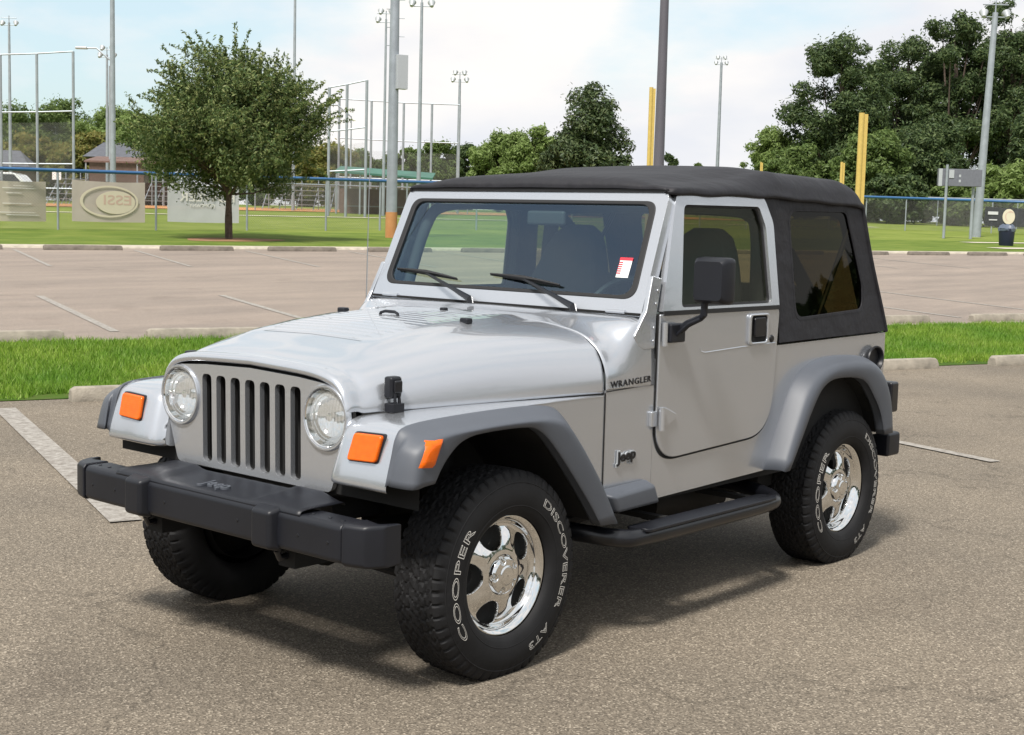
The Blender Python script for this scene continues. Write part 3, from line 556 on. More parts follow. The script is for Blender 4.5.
for k in range(6): panel(rb, [(.560, .150+.009*k), (.578, .150+.009*k), (.578, .155+.009*k), (.560, .155+.009*k)], [], lambda u, v, w: wsf(u, v, w-.003), .0005)
rb.build('sticker_print', 'red_print', stk, smooth=False)
MB().box((-.845, -.728, 1.196), (-.800, .728, 1.204)).build('cowl_seal', 'gap', fr, smooth=False)
# hinge brackets at both lower corners of the frame
for s in (1, -1):
    hb = MB(); V = [(-.79, .757, 1.175), (-.868, .761, 1.05), (-.875, .761, 1.21), (-.925, .745, 1.335), (-.868, .745, 1.335), (-.80, .755, 1.215)]
    poly = rpoly([(-.742, 1.120), (-.765, 1.085), (-.795, 1.070), (-.868, 1.070), (-.872, 1.20), (-.925, 1.335), (-.865, 1.345), (-.81, 1.215)], .008, 3)
    panel(hb, poly, [], lambda u, v, w, s=s: (u, s*(.7570+w-max(0, v-1.2)*.12+min(0, u+.80)*0-max(0, u+.80)*.12), v), .020); hb.build('windshield_bracket', 'silver_paint', car, bevel=.003)
    bo = MB()
    for u, v in ((-.852, 1.10), (-.852, 1.15), (-.868, 1.24), (-.885, 1.29)): bo.lathe([(.0, .004), (.005, .003), (.006, 0)], 10, Matrix.Translation((u, s*(.760-max(0, v-1.2)*.12), v)) @ Matrix.Scale(s, 4, (0, 1, 0)))
    build_split(bo, 'bolt', 'silver_paint', car); MB().tube([(-.803, s*.57, 1.205), (-.803, s*.66, 1.205)], .008, 8).build('hinge_pin', 'silver_paint', fr)
# wipers
for (py, b0, b1, ae) in ((-.08, -.62, -.25, -.43), (.46, -.07, .31, .12)):
    wp = empty('wiper', (0, 0, 0), None, None); wp.parent = car
    base = Vector((-.735, py, 1.20)); e = Vector(wsf(ae, .098, .018)); mid = base.lerp(e, .35)+Vector((0, 0, .012))
    MB().tube([base, base+Vector((0, 0, .016)), mid, e], [.015, .015, .009, .006], 8).build('wiper_arm', 'satin_black', wp)
    tl = .012
    MB().tube([wsf(b0, .115, .010), wsf((b0+ae)/2, .108, .02), wsf(ae, .102, .024), wsf((ae+b1)/2, .094, .02), wsf(b1, .085, .010)], [.003, .006, .009, .006, .003], 6).tube([wsf(b0, .112, .005), wsf(b1, .082, .005)], .004, 6).build('wiper_blade', 'rubber_seal', wp)
# antenna on the passenger side
MB().tube([(-.80, -.750, 1.10), (-.80, -.765, 1.14), (-.83, -.785, 1.92)], [.006, .003, .001], 6).build('antenna', 'zinc', car)
# bumper
def xfront(y): a = abs(y); return .676 if a < .66 else .676-1.15*(a-.66)**1.75-(.0 if a < .775 else (a-.775)**1.3*3.4)
bm_ = MB()
def bar(mb, y0, y1, n, grow=0):
    V = []; F = []
    for i in range(n+1):
        y = y0+(y1-y0)*i/n; x = xfront(y)+grow
        dp = .11 if abs(y) < .70 else .11-.045*min(1, (abs(y)-.70)/.08); sec = [(x-dp, .478), (x-.012, .478-grow), (x, .490-grow), (x, .590+grow), (x-.012, .604+grow), (x-dp, .604+grow)]
        V += [(p[0], y, p[1]) for p in sec]
    for i in range(n):
        for k in range(6): F.append((i*6+k, i*6+(k+1) % 6, (i+1)*6+(k+1) % 6, (i+1)*6+k))
    F += [tuple(range(6)), tuple(n*6+k for k in range(6))[::-1]]; mb.add(V, F)
bar(bm_, -.695, .695, 30); bumper = bm_.build('front_bumper', 'black_plastic', car, bevel=.009)
for s in (1, -1):
    b2 = MB(); bar(b2, s*.700, s*.812, 18, .004); b2.build('bumper_end_cap', 'black_plastic', bumper, bevel=.016, seg=4)
    g = MB(); V = [(.655, s*.292, .466), (.655, s*.408, .466), (.655, s*.408, .616), (.655, s*.292, .616), (.708, s*.304, .480), (.708, s*.396, .480), (.708, s*.396, .602), (.708, s*.304, .602), (.60, s*.29, .61), (.60, s*.41, .61)]
    g.add(V[:8], [(0, 1, 2, 3), (4, 5, 6, 7), (0, 1, 5, 4), (1, 2, 6, 5), (2, 3, 7, 6), (3, 0, 4, 7)]); g.build('bumper_guard', 'black_plastic', bumper, bevel=.014)
    rv = MB()
    for yy in (.45, .52, .60, .66, .73): rv.lathe([(.0, .004), (.006, .003), (.007, 0)], 8, Matrix.Translation((.63, s*yy, .604)) @ Matrix.Rotation(R_(90), 4, 'X'))
    for yy in (.2, .5, .64): rv.lathe([(.0, .003), (.005, .002), (.006, 0)], 8, Matrix.Translation((.676, s*yy, .54)) @ HM)
    build_split(rv, 'rivet', 'satin_black', bumper)
    MB().tube([(.58, s*.36, .48), (.62, s*.36, .47), (.64, s*.36, .455), (.63, s*.36, .435), (.59, s*.36, .44)], .012, 8).build('tow_hook', 'satin_black', bumper)
bc = MB(); rows = []
for y in np.linspace(-.5, .5, 41):
    k = 1-min(1, max(0, (abs(y)-.40)/.08)); c = min(1, max(0, (abs(y)-.24)/.035)); raised = .014*c
    rows.append([(.668, y, .598), (.655, y, .609+.3*raised), (.60, y, .613+raised-.01*(1-k)), (.53, y, .619+raised-.016*(1-k)), (.485, y, .626+raised-.022*(1-k)), (.476, y, .62-.01*(1-k))])
patch(bc, rows, 1, 3); cover = bc.build('bumper_cover', 'black_plastic', bumper, solid=.004)
cn = Vector((.40, 0, .92)).normalized()
text_obj('embossed_lettering', 'Jeep', .1, lambda a, b, w: (.640-.070*b, -.068+.132*a, .6125+.006*b+w), 'grey_plastic', cover, extrude=.007, offset=.001)
# hood latch
for s in (1, -1):
    lt = empty('hood_latch', (0, 0, 0), None, None); lt.parent = car
    MB().box((.282, s*.520, .950), (.334, s*.560, 1.022)).build('latch_body', 'black_plastic', lt, bevel=.010)
    MB().box((.290, s*.548, .968), (.324, s*.570, 1.010)).build('latch_lever', 'satin_black', lt, bevel=.006)
    MB().tube([(.299, s*.557, .975), (.297, s*.562, .93)], .006, 8).tube([(.316, s*.557, .975), (.318, s*.562, .93)], .006, 8).box((.282, s*.528, .905), (.334, s*.570, .934)).build('latch_hook', 'black_plastic', lt, bevel=.003)
# doors
def door_y(v): return .757 if v < 1.2 else .757-(v-1.2)*.125
for s in (1, -1):
    dr = empty('door', (0, 0, 0), None, None); dr.parent = car
    lower = rpoly([(-.884, 1.200), (-.880, .632), (-1.735, .664), (-1.772, 1.205)], [.006, .15, .20, .035], 10)
    f0 = lambda u, v, w, s=s: (u, s*(.768+w), v)
    cx = sum(p[0] for p in lower)/len(lower); 
    gapo = [(u+.007*(1 if u > -1.3 else -1), v-(.008 if v < 1.0 else -.0)) for u, v in lower]
    panel(MB(), gapo, [], lambda u, v, w, s=s: (u, s*(.7605+w), v), .02).build('door_gap', 'gap', dr, smooth=False)
    hole = rpoly([(-1.515, 1.052), (-1.672, 1.052), (-1.672, 1.182), (-1.515, 1.182)], .02, 5)
    hin = [(-1.598+(u+1.598)*.80, 1.12+(v-1.12)*.84) for u, v in hole]
    skin = panel(MB(), lower, [], f0, .028).build('door_skin', 'silver_paint', dr, bevel=.005)
    MB().tube([(-1.740, s*.7665, 1.052), (-1.45, s*.7665, 1.046), (-1.20, s*.7665, 1.038), (-1.172, s*.7665, 1.044), (-1.162, s*.7665, 1.060)], .0034, 8).build('door_crease', 'silver_paint', skin)
    hd = empty('door_handle', (0, 0, 0), None, None); hd.parent = dr
    panel(MB(), hole, [hin], lambda u, v, w, s=s: (u, s*(.780+w), v), .014).build('handle_surround', 'silver_paint', hd, bevel=.005)
    panel(MB(), hin, [], lambda u, v, w, s=s: (u, s*(.771+w), v), .004).build('handle_recess', 'gap', hd, smooth=False)
    panel(MB(), rpoly([(-1.553, 1.085), (-1.640, 1.085), (-1.640, 1.165), (-1.553, 1.165)], .012, 4), [], lambda u, v, w, s=s: (u, s*(.782+w), v), .008).build('handle_paddle', 'satin_black', hd, bevel=.004)
    MB().lathe([(.0, .004), (.012, .004), (.016, .001), (.017, -.002)], 20, Matrix.Translation((-1.712, s*.7695, 1.070)) @ Matrix.Scale(s, 4, (0, 1, 0))).build('door_lock', 'satin_black', dr)
    # upper frame
    fo2 = rpoly([(-.900, 1.207), (-1.770, 1.207), (-1.764, 1.56), (-1.700, 1.668), (-1.045, 1.658)], [.004, .004, .10, .06, .03], 8)
    fi2 = rpoly([(-1.030, 1.222), (-1.712, 1.222), (-1.700, 1.54), (-1.655, 1.625), (-1.094, 1.620)], [.02, .02, .08, .03, .03], 8)
    fy = lambda u, v, w, s=s: (u, s*(door_y(v)+.010+w), v)
    panel(MB(), fo2, [fi2], fy, .028).build('window_frame', 'silver_paint', dr, bevel=.010, seg=3)
    fi3 = [(-1.37+(u+1.37)*.965, 1.42+(v-1.42)*.955) for u, v in fi2]
    panel(MB(), fi2, [fi3], lambda u, v, w, s=s: (u, s*(door_y(v)-.004+w), v), .014).build('window_seal', 'rubber_seal', dr, smooth=False)
    sheet(MB(), fi2, lambda u, v, w, s=s: (u, s*(door_y(v)-.010+w), v)).build('window_glass', 'side_glass', dr, smooth=False)
    MB().box((-1.765, min(s*.750, s*.772), 1.194), (-.905, max(s*.750, s*.772), 1.212)).build('belt_seal', 'rubber_seal', dr, smooth=False)
    for zc, part in ((.80, 1), (1.125, 0)):
        hg = empty('door_hinge', (0, 0, 0), None, None); hg.parent = dr
        if part:
            poly = rpoly([(-.905, zc-.035), (-.93, zc-.035), (-1.0, zc-.010), (-1.0, zc+.012), (-.93, zc+.040), (-.905, zc+.040)], .006, 3)
            panel(MB(), poly, [], lambda u, v, w, s=s: (u, s*(.778+w), v), .012).build('hinge_leaf', 'silver_paint', hg, bevel=.003)
            panel(MB(), rpoly([(-.845, zc-.03), (-.885, zc-.03), (-.885, zc+.03), (-.845, zc+.03)], .006, 3), [], lambda u, v, w, s=s: (u, s*(.770+w), v), .014).build('hinge_leaf', 'silver_paint', hg, bevel=.003)
        MB().tube([(-.893, s*.784, zc-.045), (-.893, s*.784, zc+.045)], .012, 12).build('hinge_barrel', 'silver_paint', hg)
    # mirror, only on the driver side
    if s < 0: continue
    mr = empty('wing_mirror', (0, 0, 0), None, None); mr.parent = dr
    MB().box((-1.005, min(s*.772, s*.805), 1.092), (-.905, max(s*.772, s*.805), 1.165)).build('mirror_bracket', 'black_plastic', mr, bevel=.008)
    MB().tube([(-.975, s*.800, 1.140), (-.975, s*.83, 1.165), (-.965, s*.895, 1.192), (-.96, s*.912, 1.205), (-.96, s*.914, 1.26)], [.017, .015, .013, .014, .014], 10).tube([(-.945, s*.80, 1.12), (-.95, s*.85, 1.165), (-.955, s*.90, 1.188)], .007, 8).build('mirror_arm', 'black_plastic', mr)
    mh = MB(); V = []
    for x, k in ((-1.0, 1.0), (-.985, 1.03), (-.945, .99), (-.925, .84)):
        lp = rpoly([(-.073*k, -.086*k), (.073*k, -.086*k), (.073*k, .086*k), (-.073*k, .086*k)], .020, 5); V += [(x, s*(.945+p[0]), 1.335+p[1]) for p in lp]
    n = len(lp); F = [(i*n+k, i*n+(k+1) % n, (i+1)*n+(k+1) % n, (i+1)*n+k) for i in range(3) for k in range(n)]+[tuple(range(n)), tuple(3*n+k for k in range(n))]
    mh.add(V, F).build('mirror_housing', 'black_plastic', mr, angle=40)
    panel(MB(), rpoly([(-.062, -.075), (.062, -.075), (.062, .075), (-.062, .075)], .015, 4), [], lambda u, v, w, s=s: (-1.0015-w, s*(.945+u), 1.335+v), .001).build('mirror_glass', 'chrome', mr, smooth=False)
# badges on the driver side
cb_ = BVHTree.FromPolygons([Vector(p) for p in cm2.v], cm2.f)
def sy(x, z): h = cb_.ray_cast(Vector((x, 1.5, z)), Vector((0, -1, 0))); return h[0].y if h[0] else .75
def wr(a, b, w): x = -.606-.240*a; z = .936+.010*a+.024*b; return (x, sy(x, z)+.004+w, z)
text_obj('name_lettering', 'WRANGLER', .1, wr, 'badge_black', car, extrude=.0008, offset=.0012, spacing=1.15)
def jp(a, b, w, g=0): x = -.648-.112*a; return (x, sy(x, .66)+.005+w*1+g, .640+.052*b+.010*a)
bd = empty('maker_badge', (0, 0, 0), None, None); bd.parent = car
text_obj('badge_backing', 'Jeep', .1, lambda a, b, w: (lambda p: (p[0], p[1], p[2]))(jp(-.04+1.08*a, -.10+1.20*b, w*.6)), 'lamp_white', bd, extrude=.004, offset=.008)
text_obj('badge_letters', 'Jeep', .1, lambda a, b, w: jp(a, b, w*.6+.004), 'badge_black', bd, extrude=.003, offset=.0025)
# fuel filler, lamps and bumper at the back
MB().lathe([(.064, .004), (.062, .010), (.056, .010), (.052, .0), (.050, -.012), (.0, -.014)], 36, Matrix.Translation((-2.665, .775, .93)) @ Matrix.Scale(1.25, 4, (1, 0, 0))).build('fuel_filler', 'black_plastic', car)
for s in (1, -1):
    MB().box((-2.925, min(s*.66, s*.785), .655), (-2.846, max(s*.66, s*.785), .805)).build('tail_lamp', 'satin_black', car, bevel=.012)
    MB().box((-2.96, min(s*.55, s*.79), .440), (-2.83, max(s*.55, s*.79), .555)).build('rear_bumper', 'black_plastic', car, bevel=.015)
MB().box((-2.93, -.56, .455), (-2.85, .56, .54)).build('rear_bumper_bar', 'black_plastic', car, bevel=.01)
# side steps
for s in (1, -1):
    pth = crom([(-.44, s*.50, .42), (-.50, s*.70, .405), (-.58, s*.83, .392), (-.70, s*.862, .388), (-1.2, s*.866, .388), (-1.56, s*.862, .390), (-1.67, s*.83, .395), (-1.74, s*.70, .405), (-1.77, s*.50, .42)], 6)
    st_ = MB().tube([tuple(p) for p in pth], .034, 18).build('side_step', 'satin_black', car)
    for x0, x1 in ((-.66, -1.60),):
        poly = rpoly([(x0, .795), (x1, .795), (x1, .902), (x0, .902)], .03, 5)
        panel(MB(), poly, [], lambda u, v, w, s=s: (u, s*v, .427+w-abs(v-.862)*.12), .012).build('step_pad', 'black_plastic', st_, bevel=.003)
    build_split(MB().box((-1.0, min(s*.5, s*.84), .385), (-.96, max(s*.5, s*.84), .405)).box((-1.62, min(s*.5, s*.84), .385), (-1.58, max(s*.5, s*.84), .405)), 'step_bracket', 'underbody', st_, smooth=False)
# chassis
ch = MB()
for s in (1, -1): ch.box((-2.85, s*.36-.04, .40), (.60, s*.36+.04, .49))
ch.tube([(0, -.66, .346), (0, .66, .346)], .04, 12).tube([(-2.373, -.66, .346), (-2.373, .66, .346)], .042, 12)
ch.tube([(.20, -.60, .37), (.20, .60, .33)], .018, 8).tube([(.16, -.30, .34), (.14, .60, .345)], .016, 8)
for s in (1, -1):
    ch.tube([(.06, s*.52, .36), (.02, s*.50, .78)], .03, 10); ch.tube([(-.02, s*.44, .42), (-.02, s*.44, .72)], .055, 12); ch.tube([(-.1, s*.46, .33), (-.95, s*.40, .36)], .022, 8); ch.tube([(-2.3, s*.46, .33), (-1.5, s*.42, .36)], .022, 8)
ch.lathe([(0, -.12), (.08, -.10), (.125, 0), (.08, .1), (0, .12)], 20, Matrix.Translation((.02, -.12, .345)) @ HM); ch.lathe([(0, -.12), (.08, -.10), (.13, 0), (.08, .1), (0, .12)], 20, Matrix.Translation((-2.39, .0, .345)) @ HM)
ch.box((-1.65, -.36, .31), (-1.22, .30, .44)).box((-.95, -.34, .30), (-.42, .34, .43)).box((-2.25, -.30, .38), (-1.9, .62, .50)).box((-1.0, -.14, .36), (-.2, .14, .50)).box((.1, -.30, .50), (.35, .30, .62)); build_split(ch, 'chassis_member', 'underbody', car, smooth=False)
MB().tube([(-.6, .28, .37), (-1.3, .32, .34), (-1.8, .50, .34)], .03, 10).tube([(-1.35, .40, .35), (-1.75, .45, .35)], .07, 14).build('exhaust', 'rust_exhaust', car)
# interior
it = MB(); it.box((-1.05, -.70, .98), (-.88, .70, 1.17)); it.box((-1.0, -.66, 1.14), (-.86, .66, 1.19)); it.build('dashboard', 'interior_plastic', car, bevel=.02)
sw = empty('steering_wheel', (0, 0, 0), None, None); sw.parent = car; sw.location = (-1.16, .37, 1.15); sw.rotation_euler = (0, R_(-28), 0)
tor = [(0, .185*math.cos(a), .185*math.sin(a)) for a in np.linspace(0, 2*math.pi, 41)]
MB().tube(tor, .013, 8, cap=False).build('wheel_ring', 'interior_plastic', sw); MB().box((-.01, -.17, -.02), (.012, .17, .02)).box((-.02, -.06, -.06), (.02, .06, .05)).build('wheel_spoke', 'interior_plastic', sw, bevel=.008)
for s in (1, -1):
    se = empty('front_seat', (0, 0, 0), None, None); se.parent = car; y0 = s*.36
    MB().box((-1.75, y0-.24, .72), (-1.25, y0+.24, .90)).build('seat_cushion', 'seat_cloth', se, bevel=.05, seg=4)
    bk = MB(); V = []
    for z, x, hw, t in ((.84, -1.66, .24, .10), (1.05, -1.70, .245, .09), (1.25, -1.75, .235, .08), (1.36, -1.785, .195, .07), (1.43, -1.80, .170, .065), (1.49, -1.815, .135, .055), (1.53, -1.825, .07, .04)):
        V += [(x+t, y0-hw*.85, z), (x+t, y0+hw*.85, z), (x, y0+hw, z), (x-t*.6, y0+hw*.8, z), (x-t*.6, y0-hw*.8, z), (x, y0-hw, z)]
    F = [(i*6+k, i*6+(k+1) % 6, (i+1)*6+(k+1) % 6, (i+1)*6+k) for i in range(6) for k in range(6)]+[tuple(range(6)), tuple(36+k for k in range(6))]
    bk.add(V, F).build('seat_backrest', 'seat_cloth', se, bevel=.03, seg=4)
rbm = MB()
for s in (1, -1): rbm.tube([tuple(p) for p in crom([(-1.84, s*.60, .62), (-1.86, s*.60, 1.2), (-1.87, s*.585, 1.52), (-1.87, s*.53, 1.60), (-1.87, s*.40, 1.62), (-1.87, 0, 1.625)], 5)], .036, 12); rbm.tube([(-1.88, s*.56, 1.58), (-2.15, s*.58, 1.42), (-2.62, s*.60, .98)], .034, 12); rbm.tube([tuple(p) for p in crom([(-1.87, s*.56, 1.60), (-1.5, s*.60, 1.615), (-1.15, s*.62, 1.60), (-1.04, s*.64, 1.50), (-.93, s*.67, 1.15)], 5)], .026, 12)
rbm.build('roll_bar', 'seat_cloth', car)
for s in (1, -1): MB().tube([(-2.16, s*.72, 1.09), (-2.53, s*.695, 1.60)], .012, 8).build('top_bow', 'satin_black', car)
MB().box((-2.70, -.50, .80), (-2.35, .50, 1.0)).box((-2.70, -.48, 1.0), (-2.60, .48, 1.26)).build('rear_seat', 'seat_cloth', car, bevel=.04)
MB().box((-1.01, -.04+.04, 1.525), (-.985, .18+.02, 1.585)).build('rear_view_mirror', 'interior_plastic', car, bevel=.012)
MB().box((-1.10, .12, 1.615), (-1.06, .52, 1.655)).box((-1.10, -.52, 1.615), (-1.06, -.12, 1.655)).build('sun_visor', 'interior_plastic', car, bevel=.01)
# soft top
xs = [-.995, -1.000, -1.03, -1.10, -1.25, -1.50, -1.72, -1.85, -2.0, -2.3, -2.48, -2.555, -2.585]
zc = [1.680, 1.700, 1.722, 1.736, 1.750, 1.768, 1.794, 1.806, 1.800, 1.790, 1.780, 1.752, 1.68]
ze = [1.675, 1.688, 1.700, 1.706, 1.716, 1.730, 1.765, 1.783, 1.774, 1.770, 1.764, 1.742, 1.675]
zs = [1.668, 1.664, 1.660, 1.660, 1.662, 1.668, 1.668, 1.666, 1.662, 1.656, 1.650, 1.645, 1.640]
rows = []
for x, a, b, c in zip(xs, zc, ze, zs):
    k = 0 if x > -1.01 else 1; ye = .690+.025*k
    rows.append([(x, 0, a), (x, .25, a-.002), (x, .45, a*.7+b*.3), (x, .58, b), (x, .645, b-.010*k), (x, .690, b*.6+c*.4), (x, ye, c+.020*k), (x, ye+.006, c+.004), (x, ye+.002, c-.004)])
tp = MB(); patch(tp, rows, 6, 5, 1); patch(tp, rows, 6, 5, -1)
for i, (x, y, z) in enumerate(tp.v):
    e = min(1, max(0, (abs(y)-.40)/.25)); g_ = min(1, max(0, (-1.02-x)/.1)); tp.v[i] = (x, y+math.copysign(.003, y)*e*g_*math.sin(x*31+z*40), z+g_*(.0022*e*math.sin(x*19+y*6)+.002*math.sin(x*9)*math.cos(y*7)))
if 1: top = tp.build('soft_top_roof', 'fabric_top', car, solid=.006, angle=70)
for s in (1, -1):
    qo = [(-1.66, 1.672), (-1.735, 1.60), (-1.762, 1.50), (-1.768, 1.19), (-1.788, 1.15), (-1.79, 1.047), (-2.3, 1.052), (-2.80, 1.058), (-2.755, 1.16), (-2.665, 1.40), (-2.592, 1.650), (-2.2, 1.66)]
    qh = rpoly([(-1.945, 1.150), (-2.560, 1.172), (-2.565, 1.28), (-2.435, 1.618), (-1.915, 1.612)], [.06, .05, .08, .05, .06], 6)
    qy = lambda v: .763-(v-1.04)*.092
    panel(MB(), rpoly(qo, 0), [qh], lambda u, v, w, s=s: (u, s*(qy(v)+w), v), .006).build('soft_top_side', 'fabric_top', top, bevel=.002)
    sheet(MB(), [(-2.24+(u+2.24)*1.02, 1.39+(v-1.39)*1.02) for u, v in qh], lambda u, v, w, s=s: (u, s*(qy(v)-.008+w), v)).build('quarter_window', 'vinyl_window', top, smooth=False)
    qs = [(-2.24+(u+2.24)*1.05, 1.39+(v-1.39)*1.06) for u, v in qh]
    panel(MB(), qs, [[(-2.24+(u+2.24)*1.035, 1.39+(v-1.39)*1.04) for u, v in qh]], lambda u, v, w, s=s: (u, s*(qy(v)+.001+w), v), .002).build('seam_stitch', 'fabric_top', top, smooth=False)
    MB().tube([tuple(p) for p in crom([(-2.803, s*.757, 1.055), (-2.757, s*.749, 1.17), (-2.667, s*.728, 1.40), (-2.592, s*.706, 1.65)], 5)], .012, 8).build('corner_zip', 'fabric_top', top)
rwf = lambda u, v, w: (-2.803+(v-1.055)*.355-w, u, v)
rwh = rpoly([(-.63, 1.10), (.63, 1.10), (.58, 1.60), (-.58, 1.60)], .05, 6)
panel(MB(), [(-.757, 1.055), (.757, 1.055), (.712, 1.66), (-.712, 1.66)], [rwh], rwf, .004).build('soft_top_rear', 'fabric_top', top, smooth=False)
sheet(MB(), rwh, rwf).build('rear_window', 'vinyl_window', top, smooth=False)
MB().box((-1.04, -.70, 1.665), (-.998, .70, 1.676)).build('header_seal', 'rubber_seal', top, smooth=False)
# ---- wheels
RT, AX, YC = .362, .346, .700
nA, prof = 300, []
# tyre cross section: (r, y) from inner bead over tread to outer bead, y relative to centre
half = [(.206, .086), (.212, .100), (.225, .108), (.245, .1145), (.268, .1175), (.290, .1165), (.310, .112), (.326, .107), (.338, .103), (.348, .099), (.3555, .093), (.3595, .086)]
tread_y = np.linspace(.080, -.080, 33)
profile = half+[(RT, y) for y in tread_y]+[(r, -y) for r, y in half[::-1]]
Vt = []; 
for k in range(nA):
    a = 2*math.pi*k/nA
    for i, (r, y) in enumerate(profile):
        rr = r; yy = y
        if r >= RT-1e-6:
            col = abs(y)/.08; b = int((y+.08)/.032) if y < .079 else 4; ph = (k/nA*52+.5*(b % 2)+.22*math.sin(y*140)) % 1
            zig = .006*(1 if (k//3) % 2 else -1); yb = ((y+.08+zig) % .032)/.032
            g = (yb < .10 or yb > .95) and abs(y) < .066; tg = ph < .15
            sipe = abs(ph-.58) < .05
            rr = RT-(.0065 if (g or tg) else .002 if sipe else 0)-.004*col**3
        elif r > .325:
            ph = (k/nA*52+(.0 if y > 0 else .5)) % 1; d = .006 if ph < .2 else 0
            if r > .345: rr = r-d*.9
            yy = y-math.copysign(d*.8 if r > .335 else d*.35, y)
        elif .300 < r < .325: pass
        z = rr*math.sin(a)+AX
        Vt.append((rr*math.cos(a), yy, max(z, .003)-AX))
m_ = len(profile); Ft = [(k*m_+i, k*m_+i+1, ((k+1) % nA)*m_+i+1, ((k+1) % nA)*m_+i) for k in range(nA) for i in range(m_-1)]
wheel = empty('wheel', (0, YC, AX), None, None); wheel.parent = car
ty = MB().add(Vt, Ft).build('tyre', 'tyre_rubber', wheel, angle=38)
def arc_text(body, a0, a1, r0, h):
    def fn(u, v, w):
        a = R_(a0+(a1-a0)*u); r = r0+h*v; y = float(np.interp(r, [p[0] for p in half], [p[1] for p in half]))+.0008+w*.5
        z = r*math.sin(a); return (-r*math.cos(a), y, z)
    return fn
tl_ = MB()
for body, a0, a1 in (('COOPER', 217, 136), ('DISCOVERER', 56, -33), ('AT3', -46, -70)):
    V, F = text_mesh(body, .04, outline=.00058, spacing=1.05); x0 = min(v[0] for v in V); x1 = max(v[0] for v in V); y0 = min(v[1] for v in V); y1 = max(v[1] for v in V); fn = arc_text(body, a0, a1, .268, .029)
    MB().add([fn((v[0]-x0)/(x1-x0), (v[1]-y0)/(y1-y0), v[2]) for v in V], F).build('tyre_lettering', 'tyre_letter', ty, smooth=False)
build_split(MB().lathe([(.240, .1138), (.242, .1150), (.244, .1143)], 90).lathe([(.318, .1095), (.3205, .1105), (.323, .1082)], 90), 'tyre_rib', 'tyre_rubber', ty)
# rim
FY = .0835
def rim_y(r, t):
    base = float(np.interp(r, [.0, .070, .085, .100, .120, .145, .163, .173, .179, .184, .190, .197, .203, .208], [-.012, -.014, -.016, -.020, -.027, -.035, -.040, -.038, -.028, -.016, -.009, -.004, .0, -.003]))
    p = ((t/(2*math.pi)*5) % 1)-.5            # 0 at window centre
    ang = abs(p)*2*math.pi/5; hw = float(np.interp(r, [.090, .130, .170], [.022, .045, .060]))
    e = (abs(r-.1325)/.038)**3.2+(ang*r/hw)**3.2; s = min(1, max(0, (1.15-e)/.32)); s = s*s*(3-2*s)
    cr_ = min(1, max(0, (ang-.34)/.288)); spoke = -.006*cr_*cr_*(3-2*cr_) if r > .088 else 0
    return base-.050*s+(-spoke if s < .5 else 0)*math.sin((min(max(r, .09), .172)-.09)/.082*math.pi), s
rs = list(np.linspace(.070, .172, 100))+list(np.linspace(.176, .208, 12)); nT = 700; V = []; S = []
for k in range(nT):
    t = 2*math.pi*k/nT
    for r in rs: y, s = rim_y(r, t+.593); V.append((r*math.cos(t), y+FY, r*math.sin(t))); S.append(s)
n = len(rs); F = []
for k in range(nT):
    for i in range(n-1):
        q = (k*n+i, k*n+i+1, ((k+1) % nT)*n+i+1, ((k+1) % nT)*n+i)
        if min(S[j] for j in q) < .97: F.append(q)
rim = MB().add(V, F).lathe([(.208, FY-.004), (.209, FY-.012), (.205, FY-.02)], 120).build('rim', 'chrome', wheel, angle=60)
MB().lathe([(.200, FY-.02), (.185, FY-.05), (.182, FY-.19)], 60).build('rim_barrel', 'underbody', wheel)
MB().lathe([(.182, FY-.085), (.175, FY-.075), (.06, FY-.07), (.0, FY-.07)], 48).build('brake_disc', 'underbody', wheel)
V = []; F = []; rc = list(np.linspace(0.002, .076, 50)); nC = 240
for k in range(nC):
    t = 2*math.pi*k/nC
    for r in rc:
        y = float(np.interp(r, [0, .02, .030, .034, .056, .064, .070, .076], [.012, .011, .010, .006, .004, -.002, -.016, -.038]))
        p = ((t/(2*math.pi)*5+.5) % 1)-.5; dd = math.hypot(r-.053, p*2*math.pi/5*.053); y -= .012*max(0, 1-(dd/.0135)**4) if dd < .0135 else 0
        V.append((r*math.cos(t), y+FY, r*math.sin(t)))
n = len(rc); F = [(k*n+i, k*n+i+1, ((k+1) % nC)*n+i+1, ((k+1) % nC)*n+i) for k in range(nC) for i in range(n-1)]
cap = MB().add(V, F).build('hub_cap', 'chrome', wheel, angle=60)
nm = MB()
for k in range(5):
    a = 2*math.pi*k/5; nm.lathe([(.0, .006), (.006, .004), (.0085, -.002), (.0085, -.02)], 8, Matrix.Translation((.053*math.cos(a), FY, .053*math.sin(a))))
build_split(nm, 'lug_nut', 'chrome', cap)
def copy_tree(o, parent=None):
    c = o.copy(); sc.collection.objects.link(c)
    if parent: c.parent = parent
    for chd in list(o.children): copy_tree(chd, c)
    return c
for x, s in ((0, -1), (-2.373, 1), (-2.373, -1)):
    c = copy_tree(wheel, car); c.location = (x, s*YC, AX)
    if s < 0: c.rotation_euler.z = math.pi
